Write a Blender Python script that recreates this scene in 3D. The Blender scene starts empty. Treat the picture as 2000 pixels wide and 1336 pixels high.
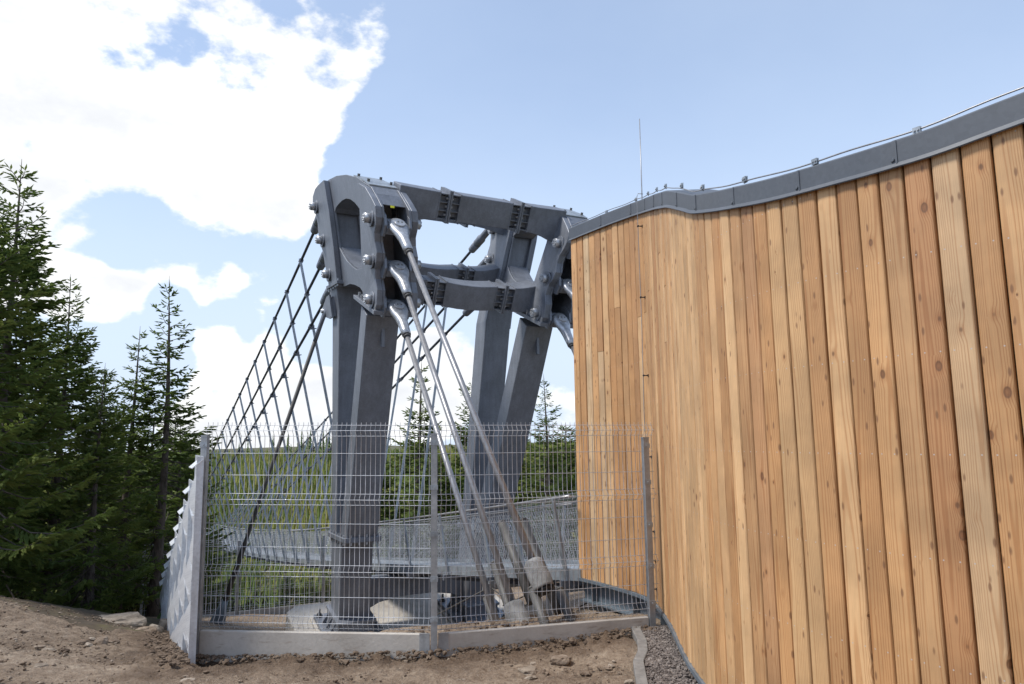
import bpy, bmesh, math, random
import numpy as np
from mathutils import Vector, Matrix, noise, geometry

random.seed(7)
sc = bpy.context.scene
col = sc.collection
R = math.radians

# ------------------------------------------------------------------ camera
PITCH = math.atan(187 / 1400.0)
cam = bpy.data.cameras.new('camera')
cam.lens = 25.2; cam.sensor_width = 36.0; cam.clip_start = 0.05; cam.clip_end = 6000
camo = bpy.data.objects.new('camera', cam); col.objects.link(camo)
camo.matrix_world = Matrix.Rotation(math.pi / 2 + PITCH, 4, 'X') @ Matrix.Rotation(R(-0.8), 4, 'Z')
sc.camera = camo

# ------------------------------------------------------------------ light
SUN_AZ, SUN_EL = R(-108), R(57)          # azimuth from +Y towards +X
sun = bpy.data.lights.new('sun', 'SUN'); sun.energy = 2.0; sun.angle = R(11); sun.color = (1.0, 0.95, 0.87)
suno = bpy.data.objects.new('sun', sun); col.objects.link(suno)
sd = Vector((math.sin(SUN_AZ) * math.cos(SUN_EL), math.cos(SUN_AZ) * math.cos(SUN_EL), math.sin(SUN_EL)))
suno.rotation_euler = (-sd).to_track_quat('-Z', 'Y').to_euler()
sc.view_settings.view_transform = 'Standard'; sc.view_settings.look = 'None'
sc.view_settings.gamma = 1.0; sc.view_settings.use_curve_mapping = False
sc.view_settings.exposure = 1.16

# ------------------------------------------------------------------ node helper
class NT:
    def __init__(s, tree): s.t = tree; s.n = tree.nodes; s.l = tree.links
    def node(s, typ, **kw):
        n = s.n.new(typ)
        ins = kw.pop('ins', {})
        for k, v in kw.items(): setattr(n, k, v)
        for k, v in ins.items(): s.set(n.inputs[k], v)
        return n
    def set(s, sock, v):
        if isinstance(v, bpy.types.NodeSocket): s.l.new(v, sock)
        else:
            if hasattr(sock.default_value, '__len__') and not hasattr(v, '__len__'): v = [v] * len(sock.default_value)
            if hasattr(sock.default_value, '__len__') and len(sock.default_value) == 4 and len(v) == 3: v = (*v, 1)
            sock.default_value = v
    def math(s, op, a, b=0.0, c=None, clamp=False):
        n = s.node('ShaderNodeMath', operation=op, use_clamp=clamp); s.set(n.inputs[0], a); s.set(n.inputs[1], b)
        if c is not None: s.set(n.inputs[2], c)
        return n.outputs[0]
    def vmath(s, op, a, b=None):
        n = s.node('ShaderNodeVectorMath', operation=op); s.set(n.inputs[0], a)
        if b is not None: s.set(n.inputs[1], b)
        return n.outputs['Value'] if op in ('DOT_PRODUCT', 'LENGTH', 'DISTANCE') else n.outputs[0]
    def mix(s, f, a, b, mode='MIX'):
        n = s.node('ShaderNodeMix', data_type='RGBA', blend_type=mode); s.set(n.inputs[0], f); s.set(n.inputs[6], a); s.set(n.inputs[7], b)
        return n.outputs[2]
    def smooth(s, v, a, b, lo=0.0, hi=1.0):
        n = s.node('ShaderNodeMapRange', interpolation_type='SMOOTHSTEP'); s.set(n.inputs[0], v)
        for i, x in enumerate((a, b, lo, hi)): s.set(n.inputs[i + 1], x)
        return n.outputs[0]
    def noise(s, vec, scale, detail=3.0, rough=0.5, dist=0.0):
        n = s.node('ShaderNodeTexNoise'); s.set(n.inputs['Vector'], vec)
        for k, v in (('Scale', scale), ('Detail', detail), ('Roughness', rough), ('Distortion', dist)): s.set(n.inputs[k], v)
        return n.outputs[0]
    def ramp(s, f, stops):
        n = s.node('ShaderNodeValToRGB'); s.set(n.inputs[0], f); e = n.color_ramp.elements
        while len(e) < len(stops): e.new(0.5)
        for el, (p, c) in zip(e, stops): el.position = p; el.color = (*c, 1) if len(c) == 3 else c
        return n.outputs[0]
    def bump(s, h, strength, dist=0.01):
        n = s.node('ShaderNodeBump'); s.set(n.inputs['Strength'], strength); s.set(n.inputs['Distance'], dist); s.set(n.inputs['Height'], h)
        return n.outputs[0]

# ------------------------------------------------------------------ sky
def pixdir(x, y):      # direction towards a point of the view (used for cloud centres only)
    d = camo.matrix_world.to_3x3() @ Vector(((x - 1000) / 1400, (668 - y) / 1400, -1)); return d.normalized()
world = bpy.data.worlds.new('World'); sc.world = world; world.use_nodes = True
w = NT(world.node_tree); w.n.clear()
sky = w.node('ShaderNodeTexSky', sky_type='NISHITA'); sky.sun_disc = False
sky.sun_elevation = SUN_EL; sky.sun_rotation = SUN_AZ; sky.altitude = 1100; sky.air_density = 1.0; sky.dust_density = 0.5; sky.ozone_density = 1.6
tc = w.node('ShaderNodeTexCoord').outputs['Generated']
nrm = w.vmath('NORMALIZE', tc)
sep = w.node('ShaderNodeSeparateXYZ'); w.set(sep.inputs[0], nrm)
sq = w.node('ShaderNodeCombineXYZ'); w.set(sq.inputs[0], sep.outputs[0]); w.set(sq.inputs[1], sep.outputs[1])
w.set(sq.inputs[2], w.math('MULTIPLY', sep.outputs[2], 1.7))
n1 = w.noise(sq.outputs[0], 7.0, 10.0, 0.58)
n2 = w.noise(w.vmath('ADD', sq.outputs[0], (3.1, 1.7, 9.2)), 2.2, 3.0, 0.5)
base = w.math('ADD', w.math('MULTIPLY', w.math('SUBTRACT', n1, 0.5), 1.75), w.math('MULTIPLY', w.math('SUBTRACT', n2, 0.5), 0.7))
blob = -0.17
# (x, y, angular radius, weight): where the cumulus banks of this sky stand
for (x, y, r, k) in [(40, 110, .30, .40), (330, 170, .19, .34), (520, 130, .14, .18), (660, 60, .11, .28), (580, 310, .085, .26), (430, 340, .09, .22), (40, 340, .10, .22), (740, 40, .06, .34), (700, 120, .05, .26), (760, 20, .03, .2),
                     (665, 200, .045, .22), (590, 415, .04, .32), (150, 580, .04, .34), (240, 585, .04, .34), (60, 600, .05, .2), (410, 560, .036, .34), (495, 565, .036, .34), (395, 690, .042, .44), (485, 695, .048, .46), (570, 700, .04, .30), (430, 815, .05, .5), (540, 805, .055, .5), (640, 800, .05, .45), (330, 830, .05, .3), (870, 715, .06, .80), (800, 700, .05, .6), (760, 810, .08, .6), (940, 780, .06, .5),
                     (1095, 795, .05, .7), (165, 478, .025, .3), (265, 480, .025, .26), (340, 525, .025, .28),
                     (345, 80, .04, -.46), (540, 20, .025, -.36), (415, 215, .03, -.40), (220, 430, .06, -.40), (330, 465, .06, -.36), (450, 490, .06, -.36), (120, 460, .04, -.2), (560, 190, .035, -.26),
                     (1500, 250, .55, -.55), (1050, 200, .25, -.40), (870, 450, .16, -.35), (310, 650, .05, -.32), (110, 670, .05, -.35), (210, 660, .04, -.35), (330, 590, .025, -.3), (450, 628, .03, -.3), (450, 755, .03, -.25), (300, 760, .06, -.2), (680, 600, .05, -.25)]:
    d = w.vmath('DOT_PRODUCT', nrm, pixdir(x, y))
    blob = w.math('ADD', blob, w.smooth(d, math.cos(r * 1.45), math.cos(r * 0.25), 0.0, k))
cov = w.math('ADD', base, w.math('MINIMUM', blob, 0.36))
mask = w.smooth(cov, -0.02, 0.19)
shade = w.noise(w.vmath('ADD', sq.outputs[0], (0.4, 0.2, -0.09)), 4.2, 6.0, 0.6)
ccol = w.ramp(w.math('ADD', w.smooth(cov, 0.0, 0.6, 0.62, 0.30), w.math('MULTIPLY', w.math('SUBTRACT', shade, 0.5), 1.1)),
              [(0.0, (3.5, 3.65, 3.95)), (0.35, (4.3, 4.4, 4.55)), (0.75, (5.8, 5.8, 5.75))])
veil = w.math('ADD', 0.26, w.math('MULTIPLY', w.noise(sq.outputs[0], 1.6, 5.0, 0.6), 0.30))
hz = w.smooth(sep.outputs[2], 0.0, 0.5, 0.62, 0.0)
skyc = w.mix(w.math('ADD', veil, hz), sky.outputs[0], (3.35, 3.95, 4.85))
fin = w.mix(mask, skyc, ccol)
bg = w.node('ShaderNodeBackground'); w.set(bg.inputs[0], fin); bg.inputs[1].default_value = 0.10
out = w.node('ShaderNodeOutputWorld'); w.l.new(bg.outputs[0], out.inputs[0])

# ------------------------------------------------------------------ materials
def new_mat(name):
    m = bpy.data.materials.new(name); m.use_nodes = True
    t = NT(m.node_tree); b = t.n['Principled BSDF']; return m, t, b
def objpos(t): return t.node('ShaderNodeTexCoord').outputs['Object']
def geopos(t): return t.node('ShaderNodeNewGeometry').outputs['Position']
def steel(name, c, metal=0.35, rough=0.5, var=0.25, scale=6.0, streak=True):
    m, t, b = new_mat(name); p = geopos(t)
    n = t.noise(p, scale, 6, 0.6)
    f = n
    if streak:
        mp = t.node('ShaderNodeMapping'); t.set(mp.inputs[0], p); mp.inputs['Scale'].default_value = (14, 14, 0.9)
        f = t.math('ADD', t.math('MULTIPLY', n, 0.6), t.math('MULTIPLY', t.noise(mp.outputs[0], 1.0, 4, 0.6), 0.4))
    k = t.smooth(f, 0.3, 0.7, 1 - var, 1 + var)
    sp = t.node('ShaderNodeTexVoronoi'); t.set(sp.inputs['Vector'], p); sp.inputs['Scale'].default_value = 45
    sg = t.node('ShaderNodeSeparateColor'); t.set(sg.inputs[0], sp.outputs['Color'])
    k = t.math('MULTIPLY', k, t.math('ADD', 0.93, t.math('MULTIPLY', sg.outputs[0], 0.14)))
    t.set(b.inputs['Base Color'], t.mix(1.0, (*c, 1), k, 'MULTIPLY'))
    b.inputs['Metallic'].default_value = metal
    t.set(b.inputs['Roughness'], t.math('ADD', rough - 0.1, t.math('MULTIPLY', n, 0.22)))
    t.set(b.inputs['Normal'], t.bump(n, 0.06, 0.01))
    return m
MAT = {}
MAT['steel'] = steel('galvanised_steel', (.170, .184, .214), 0.30, 0.48, 0.19, 2.5)
MAT['steel_light'] = steel('pale_galvanised_steel', (.30, .33, .36), 0.45, 0.42)
MAT['cast'] = steel('cast_zinc', (.40, .41, .43), 0.6, 0.36, 0.3, 14)
MAT['rod'] = steel('cable_strand', (.29, .29, .30), 0.5, 0.38, 0.12, 10)
MAT['darkcable'] = steel('main_cable', (.05, .055, .07), 0.3, 0.5, 0.15)
MAT['wire'] = steel('fence_wire', (.55, .57, .60), 0.5, 0.38, 0.12, 8, False)
MAT['post'] = steel('fence_post', (.33, .345, .36), 0.5, 0.45)
MAT['panel'] = steel('sheet_zinc', (.56, .59, .63), 0.4, 0.42, 0.16, 3)
MAT['flash'] = steel('anthracite_sheet', (.075, .085, .102), 0.0, 0.5, 0.08, 2, False)
MAT['girder'] = steel('girder_steel', (.14, .17, .20), 0.3, 0.45)
MAT['tube'] = steel('anchor_tube_steel', (.085, .083, .08), 0.2, 0.6)
def flat(name, c, rough=0.6, metal=0.0, var=0.1, scale=8):
    m, t, b = new_mat(name); n = t.noise(geopos(t), scale, 4, 0.6)
    t.set(b.inputs['Base Color'], t.mix(1.0, (*c, 1), t.smooth(n, .3, .7, 1 - var, 1 + var), 'MULTIPLY'))
    b.inputs['Roughness'].default_value = rough; b.inputs['Metallic'].default_value = metal; return m
MAT['kerb'] = flat('kerb_concrete', (.17, .16, .15), 0.9, 0.0, 0.2, 12)
MAT['black'] = flat('black_plastic', (.02, .02, .022), 0.5)
MAT['yellow'] = flat('yellow_tag', (.75, .72, .03), 0.5)
MAT['wrap'] = flat('grey_wrap', (.17, .168, .165), 0.75, 0.0, 0.35, 7)
MAT['back'] = flat('dark_batten', (.035, .025, .02), 0.9)

def concrete():
    m, t, b = new_mat('concrete'); p = geopos(t)
    a = t.noise(p, 2.2, 6, 0.65); c = t.noise(p, 30, 4, 0.6)
    colr = t.ramp(t.math('ADD', t.math('MULTIPLY', a, .75), t.math('MULTIPLY', c, .25)), [(.25, (.29, .26, .225)), (.5, (.43, .40, .36)), (.75, (.52, .495, .455))])
    mp = t.node('ShaderNodeMapping'); t.set(mp.inputs[0], p); mp.inputs['Scale'].default_value = (5, 5, 22)
    st = t.noise(mp.outputs[0], 1.0, 3, .6)
    colr = t.mix(t.smooth(st, .56, .74, 0, .5), colr, (.22, .17, .13))
    v = t.node('ShaderNodeTexVoronoi'); t.set(v.inputs['Vector'], p); v.inputs['Scale'].default_value = 42
    pit = t.smooth(v.outputs['Distance'], .04, .16, 1.0, 0.0)
    t.set(b.inputs['Base Color'], t.mix(t.math('MULTIPLY', pit, .35), colr, (.16, .14, .12)))
    b.inputs['Roughness'].default_value = 0.88
    t.set(b.inputs['Normal'], t.bump(t.math('ADD', c, a), .3, .01)); return m
MAT['concrete'] = concrete()

def dirt():
    m, t, b = new_mat('bare_dirt'); p = geopos(t)
    a = t.noise(p, .8, 5, .6); c = t.noise(p, 7, 8, .72); d = t.noise(p, 30, 5, .75)
    f = t.math('ADD', t.math('MULTIPLY', a, .28), t.math('ADD', t.math('MULTIPLY', c, .40), t.math('MULTIPLY', d, .32)))
    colr = t.ramp(f, [(.36, (.095, .063, .041)), (.45, (.185, .132, .090)), (.52, (.275, .207, .148)), (.62, (.41, .33, .25))])
    v = t.node('ShaderNodeTexVoronoi'); t.set(v.inputs['Vector'], t.vmath('ADD', p, t.node('ShaderNodeTexNoise', ins={'Vector': p, 'Scale': 6.0}).outputs['Color'])); v.inputs['Scale'].default_value = 13
    sg = t.node('ShaderNodeSeparateColor'); t.set(sg.inputs[0], v.outputs['Color'])
    peb = t.math('MULTIPLY', t.smooth(v.outputs['Distance'], .22, .32, 1, 0), t.math('GREATER_THAN', sg.outputs[0], .58))
    colr = t.mix(t.math('MULTIPLY', peb, .7), colr, t.mix(sg.outputs[1], (.16, .12, .09), (.40, .34, .28)))
    dg = t.node('ShaderNodeAttribute', attribute_name='dug').outputs['Fac']
    colr = t.mix(t.math('MULTIPLY', dg, .8), colr, t.mix(1.0, colr, (.46, .40, .35), 'MULTIPLY'))
    t.set(b.inputs['Base Color'], colr); b.inputs['Roughness'].default_value = .95
    h = t.math('ADD', t.math('MULTIPLY', c, .7), t.math('ADD', t.math('MULTIPLY', d, .35), t.math('MULTIPLY', peb, .35)))
    t.set(b.inputs['Normal'], t.bump(h, 1.0, .09)); return m
MAT['dirt'] = dirt()
def clod():
    m, t, b = new_mat('dirt_clod'); p = geopos(t)
    f = t.noise(p, 5.0, 6, .7)
    t.set(b.inputs['Base Color'], t.ramp(f, [(.3, (.07, .047, .032)), (.48, (.15, .108, .076)), (.62, (.25, .20, .155)), (.72, (.36, .30, .24))])); b.inputs['Roughness'].default_value = .95
    t.set(b.inputs['Normal'], t.bump(t.noise(p, 60, 4, .7), .6, .01)); return m
MAT['clod'] = clod()
def dugclod():
    m, t, b = new_mat('dug_clod'); p = geopos(t); f = t.noise(p, 5.0, 6, .7)
    t.set(b.inputs['Base Color'], t.ramp(f, [(.3, (.055, .037, .025)), (.5, (.11, .077, .053)), (.7, (.19, .145, .105))])); b.inputs['Roughness'].default_value = .95
    t.set(b.inputs['Normal'], t.bump(t.noise(p, 60, 4, .7), .6, .01)); return m
MAT['dugclod'] = dugclod()
def stone():
    m, t, b = new_mat('pale_stone'); p = geopos(t)
    f = t.noise(p, 7.0, 6, .65)
    t.set(b.inputs['Base Color'], t.ramp(f, [(.3, (.15, .115, .085)), (.5, (.27, .22, .17)), (.7, (.40, .34, .28))])); b.inputs['Roughness'].default_value = .9
    t.set(b.inputs['Normal'], t.bump(t.noise(p, 30, 5, .7), .6, .02)); return m
MAT['stone'] = stone()
def gravel():
    m, t, b = new_mat('gravel'); p = geopos(t)
    v = t.node('ShaderNodeTexVoronoi'); t.set(v.inputs['Vector'], p); v.inputs['Scale'].default_value = 33
    sg = t.node('ShaderNodeSeparateColor'); t.set(sg.inputs[0], v.outputs['Color'])
    t.set(b.inputs['Base Color'], t.ramp(sg.outputs[0], [(0, (.07, .056, .05)), (.5, (.135, .112, .10)), (1, (.23, .20, .18))])); b.inputs['Roughness'].default_value = .9
    t.set(b.inputs['Normal'], t.bump(v.outputs['Distance'], 1.0, .02)); return m
MAT['gravel'] = gravel()

def wood():
    m, t, b = new_mat('larch_board')
    p = objpos(t); oi = t.node('ShaderNodeObjectInfo'); rnd = oi.outputs['Random']
    s = t.node('ShaderNodeSeparateXYZ'); t.set(s.inputs[0], p)
    r1 = t.math('FRACT', t.math('MULTIPLY', rnd, 17.31)); r2 = t.math('FRACT', t.math('MULTIPLY', rnd, 91.7)); r3 = t.math('FRACT', t.math('MULTIPLY', rnd, 233.9))
    zz = t.math('ADD', s.outputs[2], t.math('MULTIPLY', rnd, 60.0))
    # knots: cells along the board
    kv = t.node('ShaderNodeCombineXYZ'); t.set(kv.inputs[0], t.math('MULTIPLY', t.math('ADD', s.outputs[0], t.math('MULTIPLY', r2, 5)), 10.5)); t.set(kv.inputs[2], t.math('MULTIPLY', zz, 6.2))
    vo = t.node('ShaderNodeTexVoronoi', voronoi_dimensions='3D'); t.set(vo.inputs['Vector'], kv.outputs[0]); vo.inputs['Scale'].default_value = 1.0; vo.inputs['Randomness'].default_value = .95
    sg = t.node('ShaderNodeSeparateColor'); t.set(sg.inputs[0], vo.outputs['Color'])
    has = t.math('GREATER_THAN', sg.outputs[0], .40)
    size = t.math('ADD', .045, t.math('MULTIPLY', t.math('POWER', sg.outputs[1], 3.0), .11))
    dk = t.math('DIVIDE', vo.outputs['Distance'], size)
    knot = t.math('MULTIPLY', t.math('MULTIPLY', t.smooth(dk, .75, 1.15, 1, 0), t.smooth(dk, 0.0, .7, .55, 1.0)), has)
    rim = t.math('MULTIPLY', t.smooth(t.math('ABSOLUTE', t.math('SUBTRACT', dk, 1.0)), 0.0, .35, 1, 0), has)
    swirl = t.math('MULTIPLY', t.smooth(dk, .5, 4.0, .013, 0), has)
    # grain: slow rings of a slightly tilted trunk centre
    lw = t.node('ShaderNodeCombineXYZ'); t.set(lw.inputs[0], t.math('MULTIPLY', s.outputs[0], 5)); t.set(lw.inputs[2], t.math('MULTIPLY', zz, .55))
    wob = t.math('MULTIPLY', t.math('SUBTRACT', t.noise(lw.outputs[0], 1.0, 3, .5), .5), .085)
    gx = t.math('ADD', t.math('ADD', t.math('SUBTRACT', s.outputs[0], t.math('MULTIPLY', t.math('SUBTRACT', r1, .5), .12)), wob), swirl)
    gy = t.math('ADD', .02, t.math('MULTIPLY', r2, .07))
    rad = t.math('SQRT', t.math('ADD', t.math('MULTIPLY', gx, gx), t.math('MULTIPLY', gy, gy)))
    ring = t.math('ADD', rad, t.math('MULTIPLY', t.math('SINE', t.math('MULTIPLY', zz, .8)), .012))
    wv = t.math('SINE', t.math('MULTIPLY', ring, 760))
    wv = t.smooth(wv, .1, 1.0)
    fv = t.node('ShaderNodeCombineXYZ'); t.set(fv.inputs[0], t.math('MULTIPLY', s.outputs[0], 260)); t.set(fv.inputs[2], t.math('MULTIPLY', zz, 5))
    fib = t.noise(fv.outputs[0], 1.0, 3, .6)
    pale = t.ramp(r3, [(0, (.54, .328, .158)), (.18, (.42, .225, .095)), (.34, (.51, .292, .132)), (.55, (.60, .388, .202)), (.80, (.47, .290, .140)), (.93, (.38, .195, .085)), (1, (.54, .385, .225))])
    bl = t.noise(t.vmath('ADD', p, t.vmath('MULTIPLY', oi.outputs['Location'], (3, 3, 3))), 1.7, 4, .6)
    c = t.mix(1.0, pale, t.smooth(bl, .3, .7, .82, 1.16), 'MULTIPLY')
    c = t.mix(t.math('MULTIPLY', wv, .52), c, t.mix(1.0, c, (.62, .43, .28), 'MULTIPLY'))
    c = t.mix(1.0, c, t.smooth(fib, .2, .8, .88, 1.10), 'MULTIPLY')
    c = t.mix(t.math('MULTIPLY', knot, .80), c, t.mix(sg.outputs[2], (.12, .05, .022), (.24, .11, .045)))
    halo = t.math('MULTIPLY', t.smooth(dk, 1.0, 2.6, .38, 0), has)
    c = t.mix(halo, c, t.mix(1.0, c, (.62, .42, .27), 'MULTIPLY'))
    c = t.mix(t.math('MULTIPLY', rim, .65), c, (.09, .04, .018))
    # small dark pitch flecks and screw heads in rows
    fl = t.node('ShaderNodeCombineXYZ'); t.set(fl.inputs[0], t.math('MULTIPLY', t.math('ADD', s.outputs[0], r1), 30)); t.set(fl.inputs[2], t.math('MULTIPLY', zz, 10))
    fo = t.node('ShaderNodeTexVoronoi'); t.set(fo.inputs['Vector'], fl.outputs[0]); fo.inputs['Scale'].default_value = 1.0
    fs = t.node('ShaderNodeSeparateColor'); t.set(fs.inputs[0], fo.outputs['Color'])
    c = t.mix(t.math('MULTIPLY', t.math('MULTIPLY', t.smooth(fo.outputs['Distance'], .12, .30, 1, 0), t.math('GREATER_THAN', fs.outputs[0], .78)), .75), c, (.15, .068, .03))
    ge = geopos(t); gs = t.node('ShaderNodeSeparateXYZ'); t.set(gs.inputs[0], ge)
    rowz = t.math('SUBTRACT', t.math('FRACT', t.math('ADD', t.math('MULTIPLY', t.math('ADD', gs.outputs[2], .11), 2.0), 10.5)), .5)
    dz = t.math('MULTIPLY', rowz, .5); dx = t.math('SUBTRACT', t.math('ABSOLUTE', s.outputs[0]), .036)
    sd2 = t.math('SQRT', t.math('ADD', t.math('MULTIPLY', dz, dz), t.math('MULTIPLY', dx, dx)))
    scr = t.smooth(sd2, .003, .0045, 1, 0)
    c = t.mix(t.math('MULTIPLY', scr, .8), c, (.42, .40, .38))
    t.set(b.inputs['Base Color'], c)
    b.inputs['Roughness'].default_value = .62
    t.set(b.inputs['Normal'], t.bump(t.math('ADD', t.math('MULTIPLY', wv, .4), t.math('ADD', t.math('MULTIPLY', fib, .6), t.math('MULTIPLY', knot, -.6))), .22, .004))
    return m
MAT['wood'] = wood()

def foliage(name, stops, trans=0.25):
    m, t, b = new_mat(name)
    oi = t.node('ShaderNodeObjectInfo'); p = objpos(t)
    n = t.noise(p, 1.1, 4, .6); n2 = t.noise(p, 17, 2, .5)
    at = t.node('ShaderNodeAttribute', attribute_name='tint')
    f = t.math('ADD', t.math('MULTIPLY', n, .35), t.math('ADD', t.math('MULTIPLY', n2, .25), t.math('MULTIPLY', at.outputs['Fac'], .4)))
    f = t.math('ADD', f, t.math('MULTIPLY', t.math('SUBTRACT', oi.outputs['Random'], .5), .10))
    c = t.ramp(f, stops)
    t.set(b.inputs['Base Color'], c); b.inputs['Roughness'].default_value = .6
    b.inputs['Specular IOR Level'].default_value = .3
    tr = t.node('ShaderNodeBsdfTranslucent'); t.set(tr.inputs[0], c)
    mx = t.node('ShaderNodeMixShader'); mx.inputs[0].default_value = trans
    t.l.new(b.outputs[0], mx.inputs[1]); t.l.new(tr.outputs[0], mx.inputs[2]); t.l.new(mx.outputs[0], t.n['Material Output'].inputs[0])
    return m
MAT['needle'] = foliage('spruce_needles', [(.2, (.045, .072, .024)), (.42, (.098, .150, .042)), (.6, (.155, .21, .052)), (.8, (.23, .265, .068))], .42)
MAT['farneedle'] = foliage('far_conifer', [(.22, (.060, .100, .034)), (.45, (.15, .205, .050)), (.66, (.27, .29, .065)), (.85, (.38, .32, .11))], .2)
MAT['shrub'] = foliage('shrub_leaf', [(.2, (.02, .03, .009)), (.55, (.05, .06, .018)), (.8, (.16, .12, .05))], .25)
def bark():
    m, t, b = new_mat('spruce_bark'); p = objpos(t)
    mp = t.node('ShaderNodeMapping'); t.set(mp.inputs[0], p); mp.inputs['Scale'].default_value = (18, 18, 5)
    n = t.noise(mp.outputs[0], 1.0, 5, .65)
    t.set(b.inputs['Base Color'], t.ramp(n, [(.3, (.045, .036, .03)), (.55, (.115, .095, .08)), (.75, (.20, .175, .15))])); b.inputs['Roughness'].default_value = .95
    t.set(b.inputs['Normal'], t.bump(n, .8, .02)); return m
MAT['bark'] = bark()
def grassland():
    m, t, b = new_mat('rough_grassland'); p = geopos(t)
    f = t.math('ADD', t.math('MULTIPLY', t.noise(p, .05, 5, .6), .6), t.math('MULTIPLY', t.noise(p, 1.2, 5, .65), .4))
    t.set(b.inputs['Base Color'], t.ramp(f, [(.3, (.03, .036, .013)), (.48, (.06, .065, .024)), (.6, (.12, .10, .045)), (.75, (.22, .17, .09))])); b.inputs['Roughness'].default_value = .95
    return m
MAT['land'] = grassland()
def forest_floor():
    m, t, b = new_mat('forest_floor'); p = geopos(t)
    f = t.noise(p, 1.6, 6, .65)
    t.set(b.inputs['Base Color'], t.ramp(f, [(.3, (.03, .022, .014)), (.5, (.07, .05, .03)), (.7, (.10, .085, .035))])); b.inputs['Roughness'].default_value = .95
    return m

# ------------------------------------------------------------------ mesh helper
ORG = {}
def link(o): col.objects.link(o); return o
def tag(o, label, cat=None, group=None, kind=None):
    if label: o['label'] = label
    if cat: o['category'] = cat
    if group: o['group'] = group
    if kind: o['kind'] = kind
    return o
def thing(name, loc, label, cat, group=None):
    o = link(bpy.data.objects.new(name, None)); o.location = loc; o.empty_display_size = .1; ORG[o] = Vector(loc)
    return tag(o, label, cat, group)
class MB:
    def __init__(s): s.v = []; s.f = []; s.sm = []
    def add(s, vs, fs, smooth=False):
        b = len(s.v); s.v += [tuple(x) for x in vs]; s.f += [tuple(b + i for i in f) for f in fs]; s.sm += [smooth] * len(fs); return s
    def hexa(s, p):   # 8 points: bottom loop 0-3, top loop 4-7
        return s.add(p, [(3, 2, 1, 0), (4, 5, 6, 7), (0, 1, 5, 4), (1, 2, 6, 5), (2, 3, 7, 6), (3, 0, 4, 7)])
    def box(s, c, ax, ay, az):  # centre and half axes
        c, ax, ay, az = map(Vector, (c, ax, ay, az))
        return s.hexa([c - ax - ay - az, c + ax - ay - az, c + ax + ay - az, c - ax + ay - az, c - ax - ay + az, c + ax - ay + az, c + ax + ay + az, c - ax + ay + az])
    def loft(s, rings, cap=True, smooth=False):
        n = len(rings[0]); b = len(s.v)
        for r in rings: s.v += [tuple(p) for p in r]
        for i in range(len(rings) - 1):
            for j in range(n):
                k = (j + 1) % n; s.f.append((b + i * n + j, b + i * n + k, b + (i + 1) * n + k, b + (i + 1) * n + j)); s.sm.append(smooth)
        if cap:
            s.f.append(tuple(b + j for j in reversed(range(n)))); s.sm.append(False)
            e = b + (len(rings) - 1) * n; s.f.append(tuple(e + j for j in range(n))); s.sm.append(False)
        return s
    def tube(s, pts, r, n=8, cap=True, smooth=True):
        pts = [Vector(p) for p in pts]; rs = r if hasattr(r, '__len__') else [r] * len(pts)
        rings = []
        for i, p in enumerate(pts):
            d = (pts[min(i + 1, len(pts) - 1)] - pts[max(i - 1, 0)])
            if d.length < 1e-9: d = Vector((0, 0, 1))
            d.normalize(); a = Vector((0, 0, 1)) if abs(d.z) < .9 else Vector((1, 0, 0))
            x = d.cross(a).normalized(); y = d.cross(x).normalized()
            rings.append([p + rs[i] * (math.cos(2 * math.pi * j / n) * x + math.sin(2 * math.pi * j / n) * y) for j in range(n)])
        return s.loft(rings, cap, smooth)
    def plate(s, outline, P, d0, d1, holes=()):   # outline of 2d points, P(a, b, d) -> world point, extruded d0..d1
        loops = [list(outline)] + [list(h) for h in holes]
        flatp = [q for l in loops for q in l]; n = len(flatp)
        tri = geometry.tessellate_polygon([[Vector((a, b_, 0)) for a, b_ in l] for l in loops])
        vs = [P(a, b_, d0) for a, b_ in flatp] + [P(a, b_, d1) for a, b_ in flatp]
        fs = [tuple(t) for t in tri] + [tuple(n + i for i in reversed(t)) for t in tri]
        o = 0
        for l in loops:
            m = len(l)
            for j in range(m): k = (j + 1) % m; fs.append((o + j, o + k, n + o + k, n + o + j))
            o += m
        return s.add(vs, fs)
    def build(s, name, mat, parent=None, kind=None, fix=True):
        org = ORG.get(parent, Vector((0, 0, 0)))
        me = bpy.data.meshes.new(name)
        me.from_pydata([(x - org.x, y - org.y, z - org.z) for x, y, z in s.v], [], s.f)
        me.polygons.foreach_set('use_smooth', s.sm)
        if fix:
            bm = bmesh.new(); bm.from_mesh(me); bmesh.ops.recalc_face_normals(bm, faces=bm.faces); bm.to_mesh(me); bm.free()
        me.materials.append(MAT[mat] if isinstance(mat, str) else mat)
        o = link(bpy.data.objects.new(name, me)); ORG[o] = org
        if parent: o.parent = parent
        if kind: o['kind'] = kind
        return o
def bev(o, wd=.006, seg=1):
    m = o.modifiers.new('edge', 'BEVEL'); m.width = wd; m.segments = seg; m.limit_method = 'ANGLE'; m.angle_limit = R(40); return o

# ------------------------------------------------------------------ frame of the bridge: u along the deck (away), v across, z up
UA = math.atan(.536 * math.cos(PITCH))
UX, UY = -math.sin(UA), math.cos(UA); VX, VY = math.cos(UA), math.sin(UA)
OX, OY = -2.4862, 17.6762
def W(u, v, z): return Vector((OX + u * UX + v * VX, OY + u * UY + v * VY, z))
def loc_uv(x, y): dx, dy = x - OX, y - OY; return dx * UX + dy * UY, dx * VX + dy * VY
UV, VV, ZV = Vector((UX, UY, 0)), Vector((VX, VY, 0)), Vector((0, 0, 1))

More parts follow.
